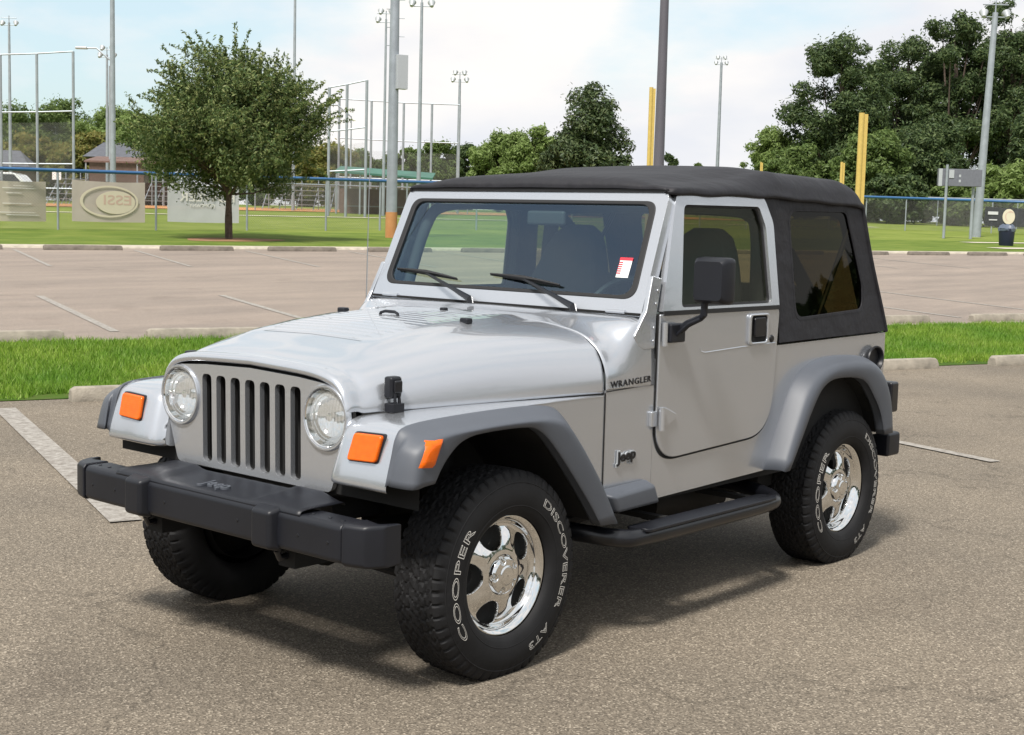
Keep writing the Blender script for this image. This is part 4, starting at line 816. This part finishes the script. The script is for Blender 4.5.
# ------------------------------------------------------------------ trees
def leaves_mesh(name, pos, nrm, size, mname, parent, aspect=1.5):
    n = len(pos); nrm = nrm+rng.normal(0, .75, (n, 3)); nrm /= np.linalg.norm(nrm, axis=1)[:, None]
    t = rng.normal(0, 1, (n, 3)); t -= (t*nrm).sum(1)[:, None]*nrm; t /= np.linalg.norm(t, axis=1)[:, None]; b = np.cross(nrm, t)
    s = size*(.55+.9*rng.random(n))[:, None]; V = np.empty((n, 4, 3)); V[:, 0] = pos-t*s*aspect; V[:, 1] = pos-b*s*.55+nrm*s*.25; V[:, 2] = pos+t*s*aspect; V[:, 3] = pos+b*s*.55+nrm*s*.25
    me = bpy.data.meshes.new(name); me.vertices.add(4*n); me.vertices.foreach_set('co', V.ravel()); me.loops.add(4*n); me.loops.foreach_set('vertex_index', np.arange(4*n, dtype=np.int32)); me.polygons.add(n); me.polygons.foreach_set('loop_start', np.arange(0, 4*n, 4, dtype=np.int32)); me.update(calc_edges=True)
    me.materials.append(MAT[mname]); o = bpy.data.objects.new(name, me); link(o, parent); return o
def tree(px, depth, top_py, width_px, label, leaf='leaf_mid', n=9000, size=.16, blobs=60, base=.12, group=None, shape=1.0, trunk_r=None, name='tree', lean=0, low=0.15, cat='tree', sh=None, flat=1.0, gap=.0, shoots=0):
    g = at(px, depth); hor = 221.2+(px-512)*.02584; H = (hor-top_py)*depth/FPX+CAM[2]-g.z; Wd = width_px*depth/FPX
    root = empty(name, g, label, cat, group)
    z0 = H*low; C = []; 
    blobs = int(blobs*(1 if shoots else 1.7))
    for i in range(blobs):
        for _ in range(60):
            p = rng.uniform(-1, 1, 3)
            if sh: ok = abs(p[0]) < sh((p[2]+1)/2)*(1) and p[0]**2+p[1]**2 < sh((p[2]+1)/2)**2
            else: ok = (abs(p[0])**2.2+abs(p[1])**2.2+abs(p[2]*shape)**2.2) < 1
            if ok: break
        rad = (.16+.16*rng.random() if shoots else .11+.19*rng.random())*min(Wd, H)*.5; C.append((p[0]*(Wd/2-rad*.6), p[1]*(Wd/2-rad*.6), z0+(p[2]+1)/2*(H-z0-rad*.9)+rad*.35, rad))
    C = np.array(C); per = max(1, n//blobs); P = []; NN = []
    for c in C:
        m = int(per*(c[3]/C[:, 3].mean())**2); d = rng.normal(0, 1, (m, 3)); d /= np.linalg.norm(d, axis=1)[:, None]; rr = c[3]*(1-.45*rng.random(m)**1.5)*(1+.18*np.sin(d[:, 0]*7+c[0])*np.sin(d[:, 2]*6+c[1]))
        q = c[:3]+d*rr[:, None]*np.array([1, 1, .75*flat]); P.append(q); NN.append(d+np.array([0, 0, .5]))
        # twigs sticking out of the outline
        k = max(2, m//14); d2 = d[:k]; P.append(c[:3]+d2*(c[3]*(1.0+.35*rng.random(k)))[:, None]); NN.append(d2)
    for c in C:
        for _ in range(shoots):
            d = rng.normal(0, 1, 3)*np.array([.8, .8, .5])+np.array([0, 0, .75])+np.array([c[0], c[1], 0])*.5; d /= np.linalg.norm(d); L0 = c[3]*.8; L1 = c[3]*(1.35+.75*rng.random()); m = int(26*(L1-L0)/.3)
            tt = rng.uniform(L0, L1, m); P.append(c[:3]+d*tt[:, None]+rng.normal(0, .025, (m, 3))); NN.append(rng.normal(0, 1, (m, 3))+d*.3)
    leaves_mesh('crown', np.concatenate(P), np.concatenate(NN), size, leaf, root)
    tr = MB(); r0 = trunk_r or H*.022; zt = z0+(H-z0)*.55
    tr.tube([tuple(p) for p in crom([(0, 0, -.3), (0, 0, 0), (.02*H*.1, 0, z0*.8), (lean, .02*H, zt), (lean, 0, H*.85)], 3)], [r0*1.5]*3+[r0*1.1]*3+[r0*.85]*3+[r0*.4]*3+[r0*.15], 10)
    for i in range(min(blobs, 34)):
        c = C[i]; z1 = z0*.9+rng.random()*(max(c[2]-z0, .1))*.5; st0 = Vector((0, 0, z1)); e = Vector(c[:3]); mid = st0.lerp(e, .5)+Vector((0, 0, -.05*H*rng.random()))
        tr.tube([st0, mid, e], [r0*.42, r0*.24, r0*.08], 6)
    tr.build('trunk', 'bark', root); return root
tp_sh = lambda t: np.interp(t, [0, .1, .3, .5, .68, .85, 1], [.62, .86, .95, 1.0, .78, .55, .30])
t0 = tree(229, 40.4, 48, 186, 'round dark green ornamental tree standing alone on the far verge', 'leaf_pear', 66000, .036, 95, group=None, trunk_r=.10, low=.235, shoots=7, sh=tp_sh, cat='tree', name='verge_tree')
g = at(232, 40.0); ring = [(g.x+1.5*math.cos(a)*(1+.15*math.sin(3*a)), g.y+1.1*math.sin(a)) for a in np.linspace(0, 6.283, 28, endpoint=False)]
tag(MB().add([(x, y, hz(x, y)+.016) for x, y in ring], [tuple(range(28))]).build('bare_soil', 'soil', smooth=False), kind='structure')
G1 = 'trees behind the left ball field'
for args in [
 (8, 128, 100, 90, 'green broadleaf tree at the left picture edge behind the ball field', 'leaf_mid'),
 (62, 132, 98, 95, 'wide green tree behind the left backstop posts', 'leaf_mid'),
 (30, 112, 133, 80, 'low yellow brown tree behind the left backstop', 'leaf_autumn'),
 (88, 110, 132, 60, 'low orange tinged tree between backstop and light pole', 'leaf_autumn'),
 (108, 130, 105, 80, 'bright green tree directly behind the tall pole left of the verge tree', 'leaf_bright'),
 (150, 120, 112, 75, 'yellow green tree just left of the verge tree crown', 'leaf_bright'),
 (330, 125, 140, 70, 'low ochre tree right of the verge tree', 'leaf_autumn'),
 (262, 128, 152, 60, 'low green tree glimpsed under the right side of the verge tree crown', 'leaf_mid'),
 (300, 130, 146, 60, 'low ochre green tree right behind the verge tree crown edge', 'leaf_autumn'),
 (358, 135, 150, 60, 'low pale green tree behind the far backstop netting', 'leaf_mid'),
 (405, 135, 145, 46, 'small green tree right of the grey box pole', 'leaf_mid'),
 (434, 138, 140, 52, 'rounded green tree left of the four lamp pole', 'leaf_mid'),
 (462, 140, 140, 50, 'flat topped dark tree behind the four lamp pole', 'leaf_dark'),
 (498, 118, 133, 66, 'bright green leafy tree left of the dark magnolia', 'leaf_bright'),
 (530, 116, 124, 66, 'bright green tree touching the dark magnolia', 'leaf_bright')]:
    tree(*args, n=30000, size=.10, blobs=64, group=G1, low=.0)
sh_m = lambda t: np.interp(t, [0, .3, .6, .8, 1], [1.0, .95, .65, .42, .12])
tree(588, 92, 82, 118, 'dark glossy magnolia rising above the middle of the soft top', 'leaf_magnolia', n=42000, size=.095, blobs=90, low=.02, sh=sh_m, name='magnolia_tree')
tree(667, 130, 152, 22, 'small dark tree just right of the brown square pole', 'leaf_dark', n=1800, size=.2, blobs=12, low=.1, group=G1)
tree(697, 140, 160, 16, 'tiny treetop left of the thin light pole above the roof', 'leaf_mid', n=900, size=.2, blobs=8, low=.1, group=G1)
G2 = 'tall dark trees of the right wood'
for args in [
 (768, 122, 128, 66, 'pale green tree at the left end of the right wood', 'leaf_bright', 9000),
 (796, 110, 145, 70, 'low bushy tree in front of the right wood by the yellow post', 'leaf_mid', 9000),
 (835, 118, 40, 112, 'tall dark oak with ragged crown behind the yellow post', 'leaf_dark', 19000),
 (900, 126, 34, 100, 'tall dark oak between the yellow post and the scoreboard', 'leaf_dark', 17000),
 (945, 120, 14, 96, 'tall dark oak directly above the scoreboard', 'leaf_dark', 18000),
 (1000, 122, 0, 110, 'tallest dark oak behind the leaning light pole', 'leaf_dark', 20000),
 (1050, 128, 15, 110, 'dark oak cut by the right picture edge', 'leaf_dark', 14000),
 (870, 105, 128, 80, 'dense mid green understorey tree below the oaks', 'leaf_mid', 12000),
 (925, 108, 120, 84, 'dark understorey tree behind the scoreboard', 'leaf_dark', 12000),
 (1002, 98, 160, 62, 'yellow green bush right of the leaning light pole', 'leaf_bright', 9000),
 (958, 100, 178, 60, 'low green bush under the scoreboard', 'leaf_mid', 7000),
 (1040, 104, 100, 80, 'dark understorey tree at the right picture edge', 'leaf_dark', 11000),
 (895, 100, 175, 70, 'low dark bush behind the right fence', 'leaf_dark', 8000)]:
    tree(*args[:6], n=int(args[6]*2.7), size=.105, blobs=80 if args[2] > 90 else 66, shoots=0, group=G2, low=.0 if args[2] > 90 else .12, shape=1.0)
n = 26000; a = rng.uniform(R_(-75), R_(165), n); rr = 50+5*rng.random(n); hh = 6.5+2.2*np.sin(a*9)+1.4*np.sin(a*23+1)  # leaf belt outside the view, added so paint and chrome have reflections
pos = np.stack([rr*np.cos(a), rr*np.sin(a), hh*rng.random(n)**.8+rng.normal(0, .3, n)], 1)
tag(leaves_mesh('reflection_wood', pos, rng.normal(0, 1, (n, 3)), .42, 'leaf_dark', None), 'unseen belt of trees added around the camera for the car to reflect', 'wood', kind='stuff')
# ------------------------------------------------------------------ poles and lamps
def ztop(px, depth, py): return (221.2+(px-512)*.02584-py)*depth/FPX+CAM[2]
def head(root, M, n=4, sc_=1.0):
    for k in range(n):
        dx = (-.9, .9, -.6, .6)[k]*sc_; dz = (-.15, -.15, .75, .75)[k]*sc_
        o = MB().lathe([(.0, .30*sc_), (.16*sc_, .28*sc_), (.20*sc_, .15*sc_), (.36*sc_, -.25*sc_), (.34*sc_, -.25*sc_), (.0, -.1*sc_)], 12, Matrix.Rotation(R_(-50), 4, 'X')).build('flood_lamp', 'lamp_white', root); o.location = M @ Vector((dx, 0, dz)); o.rotation_euler.z = YAW+math.pi/2+(dx*.4)
def pole(px, depth, py, r, label, lamps=0, m='galvanized', name='light_pole', lean=0, arm=None, group='floodlight poles of the ball fields', rot=0, scl=1.0):
    scl *= .62
    g = at(px, depth); H = ztop(px, depth, py)-g.z; root = empty(name, g, label, 'light pole', group)
    right = Vector((math.sin(YAW), -math.cos(YAW), 0)); top = Vector((0, 0, H))+right*lean
    MB().tube([Vector((0, 0, -.2)), top*.5, top], [r, r*.8, r*.6], 12).build('pole_shaft', m, root)
    if lamps:
        M = Matrix.Translation(top) @ Matrix.Rotation(YAW-math.pi/2, 4, 'Z'); mb = MB()
        for dz in (-.35*scl, .6*scl): mb.tube([M @ Vector((-1.0*scl, 0, dz)), M @ Vector((1.0*scl, 0, dz))], .05*scl, 6)
        mb.tube([top, top+Vector((0, 0, .9*scl))], .06*scl, 6); mb.build('cross_arm', m, root); head(root, M, lamps, scl)
    if arm:
        az, al = arm; z = az; M = right*al
        MB().tube([Vector((0, 0, z-.4)), Vector((0, 0, z))+M*.5+Vector((0, 0, .25)), Vector((0, 0, z+.25))+M], .05, 6).build('lamp_arm', m, root); o = MB().box((-.35, -.14, -.07), (.35, .14, .07)).build('street_lamp_head', 'lamp_white', root, bevel=.04); o.location = Vector((0, 0, z+.25))+M*1.1; o.rotation_euler.z = YAW-math.pi/2
    return root
bp = pole(391.5, 45.3, -220, .185, 'thick grey pole with orange stained foot and meter box', group=None)
g = bp.location; zb = ztop(398, 45.3, 92)-g.z; rt = Vector((math.sin(YAW), -math.cos(YAW), 0)); fw = Vector((math.cos(YAW), math.sin(YAW), 0))
ob = MB().box((-.18, -.12, 0), (.18, .12, 1.06)).build('meter_box', 'lamp_white', bp, bevel=.01); ob.location = rt*.24-fw*.08+Vector((0, 0, zb)); ob.rotation_euler.z = YAW+math.pi/2+.5
MB().tube([(0, 0, 0), (0, 0, .82)], .189, 20).build('stained_foot', 'clay', bp)
pg = MB()
for k in range(8):
    z = zb+1.35+k*.28; d = rt*(.32 if k % 2 else -.26)+fw*-.02
    pg.tube([Vector((0, 0, z)), Vector((0, 0, z))+d], .012, 5)
build_split(pg, 'climbing_peg', 'galvanized', bp)
pole(657, 17.2, -60, .078, 'dark brown square parking lot pole rising behind the soft top', m='pole_brown', group=None)
pole(113, 72, -60, .16, 'tall plain grey pole left of the verge tree')
pole(107.5, 90, 58, .11, 'four lamp pole just left of the tall plain grey pole', 4, arm=None, scl=.8)
pole(105, 70, 150, .07, 'low post with a single curved street lamp arm', arm=(0, 0)) if False else None
pole(110, 85, 69, .07, 'street lamp with one long curved arm left of the tall grey pole', arm=(8.9, -1.5), group='street lamps with a single arm')
pole(11, 95, 27, .12, 'lamp pole at the left picture edge', 2, scl=.8)
pole(293, 80, -60, .10, 'thin pole rising above the verge tree crown')
pole(383, 74, 24, .09, 'four lamp pole left of the thick grey pole', 4, scl=.75)
pole(418, 66, 8, .11, 'four lamp pole right of the thick grey pole', 4, scl=.8)
pole(457, 110, 82, .16, 'shorter four lamp pole left of the bright green trees', 4, scl=.95)
pole(715.5, 120, 66, .17, 'thin lamp pole alone in the sky right of the brown pole', 4, scl=.8)
pole(977.5, 70, 18, .22, 'leaning lamp pole in front of the right wood', 2, lean=.3, scl=1.0)
pole(350, 84, 118, .06, 'curved arm street lamp behind the right backstop', arm=(5.9, -1.6), group='street lamps with a single arm'); pole(418, 72, 112, .06, 'street lamp arm beside the four lamp pole', arm=(5.9, -1.7), group='street lamps with a single arm') if False else None
# foul poles
def foul(px, depth, py, wpx, label):
    g = at(px, depth); H = ztop(px, depth, py)-g.z; root = empty('foul_pole', g, label, 'foul pole', 'yellow foul poles'); W = wpx*depth/FPX; rt_ = Vector((math.sin(YAW), -math.cos(YAW), 0))
    MB().tube([(0, 0, 0), (0, 0, H)], W*.28, 12).build('post', 'yellow_paint', root)
    o = MB().box((.0, -.02, 1.4), (W*.62, .02, H-.05)).build('side_panel', 'yellow_paint', root, smooth=False); o.rotation_euler.z = YAW-math.pi/2; o.location = rt_*0; return root
foul(857, 62, 115, 10, 'tallest yellow foul pole behind the soft top rear'); foul(839.5, 85, 163, 5, 'short yellow foul pole left of the tallest yellow one'); foul(647, 60, 90, 7, 'pale yellow foul pole beside the brown square pole'); foul(759, 90, 163, 3, 'tiny yellow foul pole tip above the soft top')
# ------------------------------------------------------------------ fences, backstops, banners
def fence(name, pts, h, label, cat='fence', rail='blue_rail', rr=.045, post_r=.035, mid=None, step=None, group=None):
    P = [at(px, d) for px, d in pts]; root = empty(name, P[0], label, cat, group); o0 = P[0]; pts3 = []
    for a, b in zip(P[:-1], P[1:]):
        n = max(1, round((b-a).length/(step or 3.05)))
        for k in range(n): q = a.lerp(b, k/n); q.z = hz(q.x, q.y); pts3.append(q)
    pts3.append(P[-1]); L3 = [p-o0 for p in pts3]; up = Vector((0, 0, h))
    MB().tube([p+up for p in L3], rr, 8).build('top_rail', rail, root)
    if mid:
        for m in mid: MB().tube([p+Vector((0, 0, m)) for p in L3], .028, 6).build('mid_rail', 'galvanized', root)
    for p in L3: MB().tube([p, p+up], post_r, 8).build('post', 'galvanized', root)
    for a, b in zip(L3[:-1], L3[1:]):
        pass
    V = []; F = []
    for i, p in enumerate(L3): V += [p+Vector((0, 0, .04)), p+up]
    mesh = MB().add(V, [(2*i, 2*i+2, 2*i+3, 2*i+1) for i in range(len(L3)-1)]).build('chain_link_mesh', 'chain_link', root, smooth=False); return root
fence('outfield_fence', [(-60, 41.4), (-39, 41.8), (58, 43.3), (156, 45.4), (247, 48), (326, 50.1), (430, 54), (520, 58), (620, 63)], 1.80, 'long chain link fence with blue top rail across the left half', rr=.055)
fence('outfield_fence', [(700, 68), (790, 73), (866, 78), (945, 79.5), (1040, 79), (1110, 77)], 1.78, 'chain link fence with blue top rail right of the car', rr=.07)
fence('inner_fence', [(820, 104), (900, 100), (1060, 92)], 1.9, 'second grey chain link fence behind the right blue railed fence', rail='galvanized', rr=.05)
fence('infield_fence', [(255, 78), (330, 80), (420, 84), (600, 90)], 1.5, 'low grey infield fence behind the thick grey pole', rail='galvanized')
# dark windscreen cloth behind the right fence is a banner row
def backstop(pts, hs, label, rails, depth):
    P = [at(px, depth) for px in pts]; root = empty('backstop', P[0], label, 'backstop', 'tall backstop nets'); L3 = [p-P[0] for p in P]; H = [ztop(px, depth, py)-p.z for px, py, p in zip(pts, hs, P)]
    for p, h in zip(L3, H): MB().tube([p, p+Vector((0, 0, h))], .07, 8).build('post', 'galvanized', root)
    for f in rails: MB().tube([p+Vector((0, 0, h*f)) for p, h in zip(L3, H)], .04, 6).build('rail', 'galvanized', root)
    V = []
    for p, h in zip(L3, H): V += [p, p+Vector((0, 0, h*.55))]
    MB().add(V, [(2*i, 2*i+2, 2*i+3, 2*i+1) for i in range(len(L3)-1)]).build('netting', 'chain_link', root, smooth=False); return root
backstop([-34, 2, 38, 74], [59, 58, 57, 55], 'tall backstop with three posts at the left picture edge', (.12, .28, .62, 1), 72)
backstop([328, 345.5, 365], [90, 87, 83], 'tall backstop with close posts right of the verge tree', (.35, .66, 1), 70)
backstop([338, 370, 402, 430, 457.5], [101, 103, 105, 106, 107], 'wide backstop behind the thick grey pole', (.3, .65, 1), 86)
def banner(px0, px1, d, py0, py1, m, label, group='mesh banners on the left fence', name='banner'):
    a, b = at(px0, d), at(px1, d+(px1-px0)*.023); z1 = ztop(px0, d, py0); z0 = ztop(px0, d, py1); root = empty(name, (a.x, a.y, z0), label, 'banner', group)
    u = Vector((b.x-a.x, b.y-a.y, 0)); W = u.length; H = z1-z0; root.rotation_euler.z = math.atan2(u.y, u.x)
    V = []; F = []; n = 16
    for i in range(n+1):
        for j in range(5): V.append((W*i/n, 0.004*math.sin(i*1.3)*math.sin(j), H*j/4-.03*math.sin(math.pi*i/n)*(1 if j == 4 else .4)))
    F = [(i*5+j, (i+1)*5+j, (i+1)*5+j+1, i*5+j+1) for i in range(n) for j in range(4)]
    MB().add(V, F).build('banner_cloth', m, root, smooth=False, solid=.003); return root, W, H
r1, W, H = banner(-28, 46, 41.7, 179, 220, 'banner_tan_mesh', 'tan mesh banner with faint lines at the left picture edge')
fl_ = MB()
for zf, a, b in ((.86, .55, .82), (.80, .40, .85), (.68, .45, .66), (.42, .4, .8), (.2, .35, .85), (.14, .45, .9)): fl_.box((W*a, -.022, H*zf), (W*b, -.018, H*zf+.03))
fl_.build('faint_lettering', 'banner_white', r1, smooth=False)
r2, W, H = banner(72, 145, 43.2, 180, 221, 'banner_mauve_mesh', 'beige mesh banner with a large oval emblem left of the verge tree')
em = MB(); f = lambda u, v, w: (u, -.024+w, v)
panel(em, circ(W*.50, H*.50, W*.40, 48, H*.39), [circ(W*.505, H*.50, W*.365, 48, H*.345)], f, .003); panel(em, circ(W*.585, H*.48, W*.27, 48, H*.285), [], f, .003); em.build('oval_emblem', 'banner_cream', r2, smooth=False)
text_obj('emblem_lettering', 'ESSI', 1, lambda a, b, w: (W*.80-W*.38*a, -.030, H*.42+H*.24*b), 'banner_pink', r2, offset=.01)
r3, W, H = banner(167.5, 239, 45.3, 183.5, 221.5, 'banner_grey_mesh', 'pale grey mesh banner with mirrored white lettering behind the tree trunk')
text_obj('mirrored_lettering', 'FOWLER', 1, lambda a, b, w: (W*.93-W*.77*a, -.024, H*.55+H*.22*b), 'banner_white', r3, offset=.01)
text_obj('mirrored_subtitle', 'COMPANY', 1, lambda a, b, w: (W*.65-W*.36*a, -.024, H*.40+H*.09*b), 'banner_white', r3)
r4, W, H = banner(985, 1052, 77.0, 207, 226, 'banner_dark_mesh', 'black mesh banner with round logo behind the bin', 'banners on the right fence')
MB().box((W*.04, -.028, H*.60), (W*.19, -.024, H*.76)).build('blurred_lettering', 'banner_grey', r4, smooth=False); MB().box((W*.06, -.028, H*.30), (W*.18, -.024, H*.36)).build('blurred_lettering', 'banner_grey', r4, smooth=False)
lg = MB(); panel(lg, circ(W*.35, H*.52, H*.40, 24), [], f, .003); lg.build('round_logo', 'banner_cream', r4, smooth=False); lg = MB(); panel(lg, circ(W*.375, H*.53, H*.28, 24), [circ(W*.35, H*.52, H*.24, 24)], lambda u, v, w: (u, -.03+w, v), .003); lg.build('logo_swirl', 'banner_pink', r4, smooth=False)
lg = MB().box((W*.62, -.028, H*.66), (W*.70, -.024, H*.74)).box((W*.67, -.028, H*.2), (W*.70, -.024, H*.74)); lg.build('numeral_mark', 'banner_pink', r4, smooth=False)
# scoreboard
g = at(938, 66); sb = empty('scoreboard', g, 'dark back of a ball field scoreboard on steel posts', 'scoreboard'); sb.rotation_euler.z = YAW+math.pi/2+math.pi; k = 66/FPX
zt_, zb_ = ztop(955, 66, 170)-g.z, ztop(955, 66, 187)-g.z; W = 43*k
bx_ = MB().box((-2*k, -.12, zb_), (-2*k+W, .12, zt_)).build('board', 'scoreboard', sb, bevel=.02)
MB().box((-2*k, -.14, zb_), (1.5*k, -.121, zt_)).build('edge_panel', 'lamp_white', sb, smooth=False)
MB().box((8*k, -.15, zt_-9*k), (13*k, -.125, zt_-1*k)).build('control_box', 'lamp_white', sb, smooth=False); MB().box((18*k, -.13, zt_-8*k), (20*k, -.123, zt_-5.5*k)).box((18*k, -.13, zt_-13*k), (20*k, -.123, zt_-10.5*k)).build('vent_plate', 'lamp_white', sb, smooth=False)
for x, r in ((5.5, .06), (8.5, .05), (35, .07)): MB().tube([(x*k, -.2 if x < 8 else .2, 0), (x*k, -.2 if x < 8 else .2, zt_+(4*k if x != 8.5 else -8*k))], r, 10).build('post', 'galvanized', sb)
# litter bin with bag
g = at(1008, 57.5); bn = empty('litter_bin', g, 'dark navy litter bin with a loose bag rim on the right verge', 'bin')
MB().lathe([(0, 0), (.27, 0), (.28, .02), (.32, .66), (.325, .70), (.31, .70), (.29, .68)], 24, Matrix.Rotation(R_(90), 4, 'X')).build('bin_body', 'bin_navy', bn)
V = []
for j, (r, z) in enumerate(((.33, .60), (.34, .70), (.27, .79), (.18, .86), (.06, .82))):
    for q in range(16): a = q*math.pi/8; rr = r*(1+.12*math.sin(q*2.3+j)); V.append((rr*math.cos(a), rr*math.sin(a), z+.03*math.sin(q*1.7+j*2)))
MB().add(V, [(j*16+q, j*16+(q+1) % 16, (j+1)*16+(q+1) % 16, (j+1)*16+q) for j in range(4) for q in range(16)]).build('bin_bag', 'bag_plastic', bn)
# ------------------------------------------------------------------ buildings, dugouts, bleachers, parked car
def house(px, d, wpx, py_ridge, py_eave, label, group='low buildings behind the left ball field'):
    g = at(px, d); root = empty('low_building', g, label, 'building', group); root.rotation_euler.z = YAW+math.pi/2+.2; k = d/FPX; W = wpx*k; ze_ = ztop(px, d, py_eave)-g.z; zr = ztop(px, d, py_ridge)-g.z; D = 7
    MB().box((-W/2+.4, -D/2+.4, -.3), (W/2-.4, D/2-.4, ze_)).build('wall', 'brick', root, smooth=False)
    V = [(-W/2, -D/2, ze_), (W/2, -D/2, ze_), (W/2, D/2, ze_), (-W/2, D/2, ze_), (-W/2+W*.25, 0, zr), (W/2-W*.25, 0, zr)]
    MB().add(V, [(0, 1, 5, 4), (1, 2, 5), (2, 3, 4, 5), (3, 0, 4), (3, 2, 1, 0)]).build('roof', 'roof_shingle', root, smooth=False)
    MB().box((-W*.25, -D/2+.34, .2), (-W*.25+1, -D/2+.39, 2.1)).build('door', 'scoreboard', root, smooth=False); MB().box((W*.1, -D/2+.34, 1.0), (W*.1+1.4, -D/2+.39, 2.0)).build('window', 'dark_glass', root, smooth=False)
house(5, 104, 60, 151, 168, 'low building with grey hipped roof at the left picture edge'); house(120, 100, 62, 144, 160, 'brick building with dark slate blue roof behind the tall pole')
def shelter(px0, px1, d, py, m, label, drop=2.5, rise=0):
    a, b = at(px0, d), at(px1, d); root = empty('dugout_shelter', a, label, 'shelter', 'dugout shelters'); u = Vector((b.x-a.x, b.y-a.y, 0)); root.rotation_euler.z = math.atan2(u.y, u.x); W = u.length; z = ztop(px0, d, py)-a.z
    MB().add([(0, 0, z-rise), (W, 0, z), (W, 2.6, z+.35), (0, 2.6, z+.35-rise), (0, 0, z-rise-.1), (W, 0, z-.1), (W, 2.6, z+.25), (0, 2.6, z+.25-rise)], [(0, 1, 2, 3), (4, 7, 6, 5), (0, 4, 5, 1), (1, 5, 6, 2), (2, 6, 7, 3), (3, 7, 4, 0)]).build('roof', m, root, smooth=False)
    for i in range(5): x = .1+(W-.2)*i/4; MB().tube([(x, .1, -.2), (x, .1, z-.1-rise*(1-i/4))], .05, 8).build('post', 'galvanized', root)
    MB().box((0, 2.3, -.2), (W, 2.4, 1.4)).build('back_wall', 'brick', root, smooth=False); MB().box((.3, 1.6, .42), (W-.3, 1.95, .48)).build('bench', 'bench_metal', root, smooth=False)
shelter(84, 190, 84, 161, 'brick', 'dugout with a long rust brown roof left of the verge tree'); shelter(334, 432, 76, 176, 'green_roof', 'dugout with a flat green roof behind the thick grey pole', rise=-.25)
def bleacher(px0, px1, d, label):
    a, b = at(px0, d), at(px1, d); root = empty('bleacher', a, label, 'bleachers', 'bleachers by the ball fields'); u = Vector((b.x-a.x, b.y-a.y, 0)); root.rotation_euler.z = math.atan2(u.y, u.x); W = u.length
    for i in range(5): MB().box((0, i*.5, .3+i*.28), (W, i*.5+.26, .34+i*.28)).build('seat_plank', 'bench_metal', root, smooth=False)
    fr_ = MB()
    for i in range(5): x = W*i/4; fr_.tube([(x, 0, 0), (x, 2.2, 1.4)], .03, 6); fr_.tube([(x, 2.2, 0), (x, 2.2, 1.9)], .03, 6)
    fr_.build('frame', 'galvanized', root, smooth=False)
bleacher(46, 76, 78, 'aluminium bleachers between the two left banners'); bleacher(142, 192, 80, 'aluminium bleachers right of the oval emblem banner'); bleacher(262, 330, 82, 'aluminium bleachers right of the verge tree trunk')
g = at(57, 80); sg_ = empty('notice_board', g, 'small white notice board above the left bleachers', 'sign'); sg_.rotation_euler.z = YAW+math.pi/2+math.pi
MB().box((-.25, -.03, 1.35), (-.02, .03, 1.85)).box((.06, -.03, 1.35), (.25, .03, 1.85)).build('panel', 'white_label', sg_, smooth=False); MB().tube([(0, .05, 0), (0, .05, 1.8)], .03, 6).build('post', 'galvanized', sg_)
# distant parked car seen above the left banner
g = at(2, 92); pc = empty('parked_car', g, 'white distant parked car above the tan banner', 'car'); pc.rotation_euler.z = YAW+math.pi/2+math.pi; pc.location.z += .25
V = []; bodyp = [(-2.2, .35), (-2.25, .75), (-2.1, .95), (-1.3, 1.02), (-.9, 1.5), (-.6, 1.62), (.9, 1.62), (1.35, 1.5), (1.8, 1.0), (2.2, .9), (2.25, .5), (2.2, .35)]
panel(MB(), rpoly(bodyp, .06, 2), [], lambda u, v, w: (u, -.85-w*1, v), 1.7).build('car_body', 'car_white', pc, bevel=.05)
for s in (-.86, .852): panel(MB(), [(-1.15, 1.05), (-.75, 1.5), (1.1, 1.5), (1.5, 1.05)], [], lambda u, v, w, s=s: (u, s+w, v), .006).build('side_window', 'dark_glass', pc, smooth=False)
for x in (-1.4, 1.4):
    for s in (-.82, .82): MB().lathe([(0, -.1), (.33, -.1), (.34, 0), (.33, .1), (0, .1)], 20, Matrix.Translation((x, s, .34))).build('wheel', 'tyre_rubber', pc)
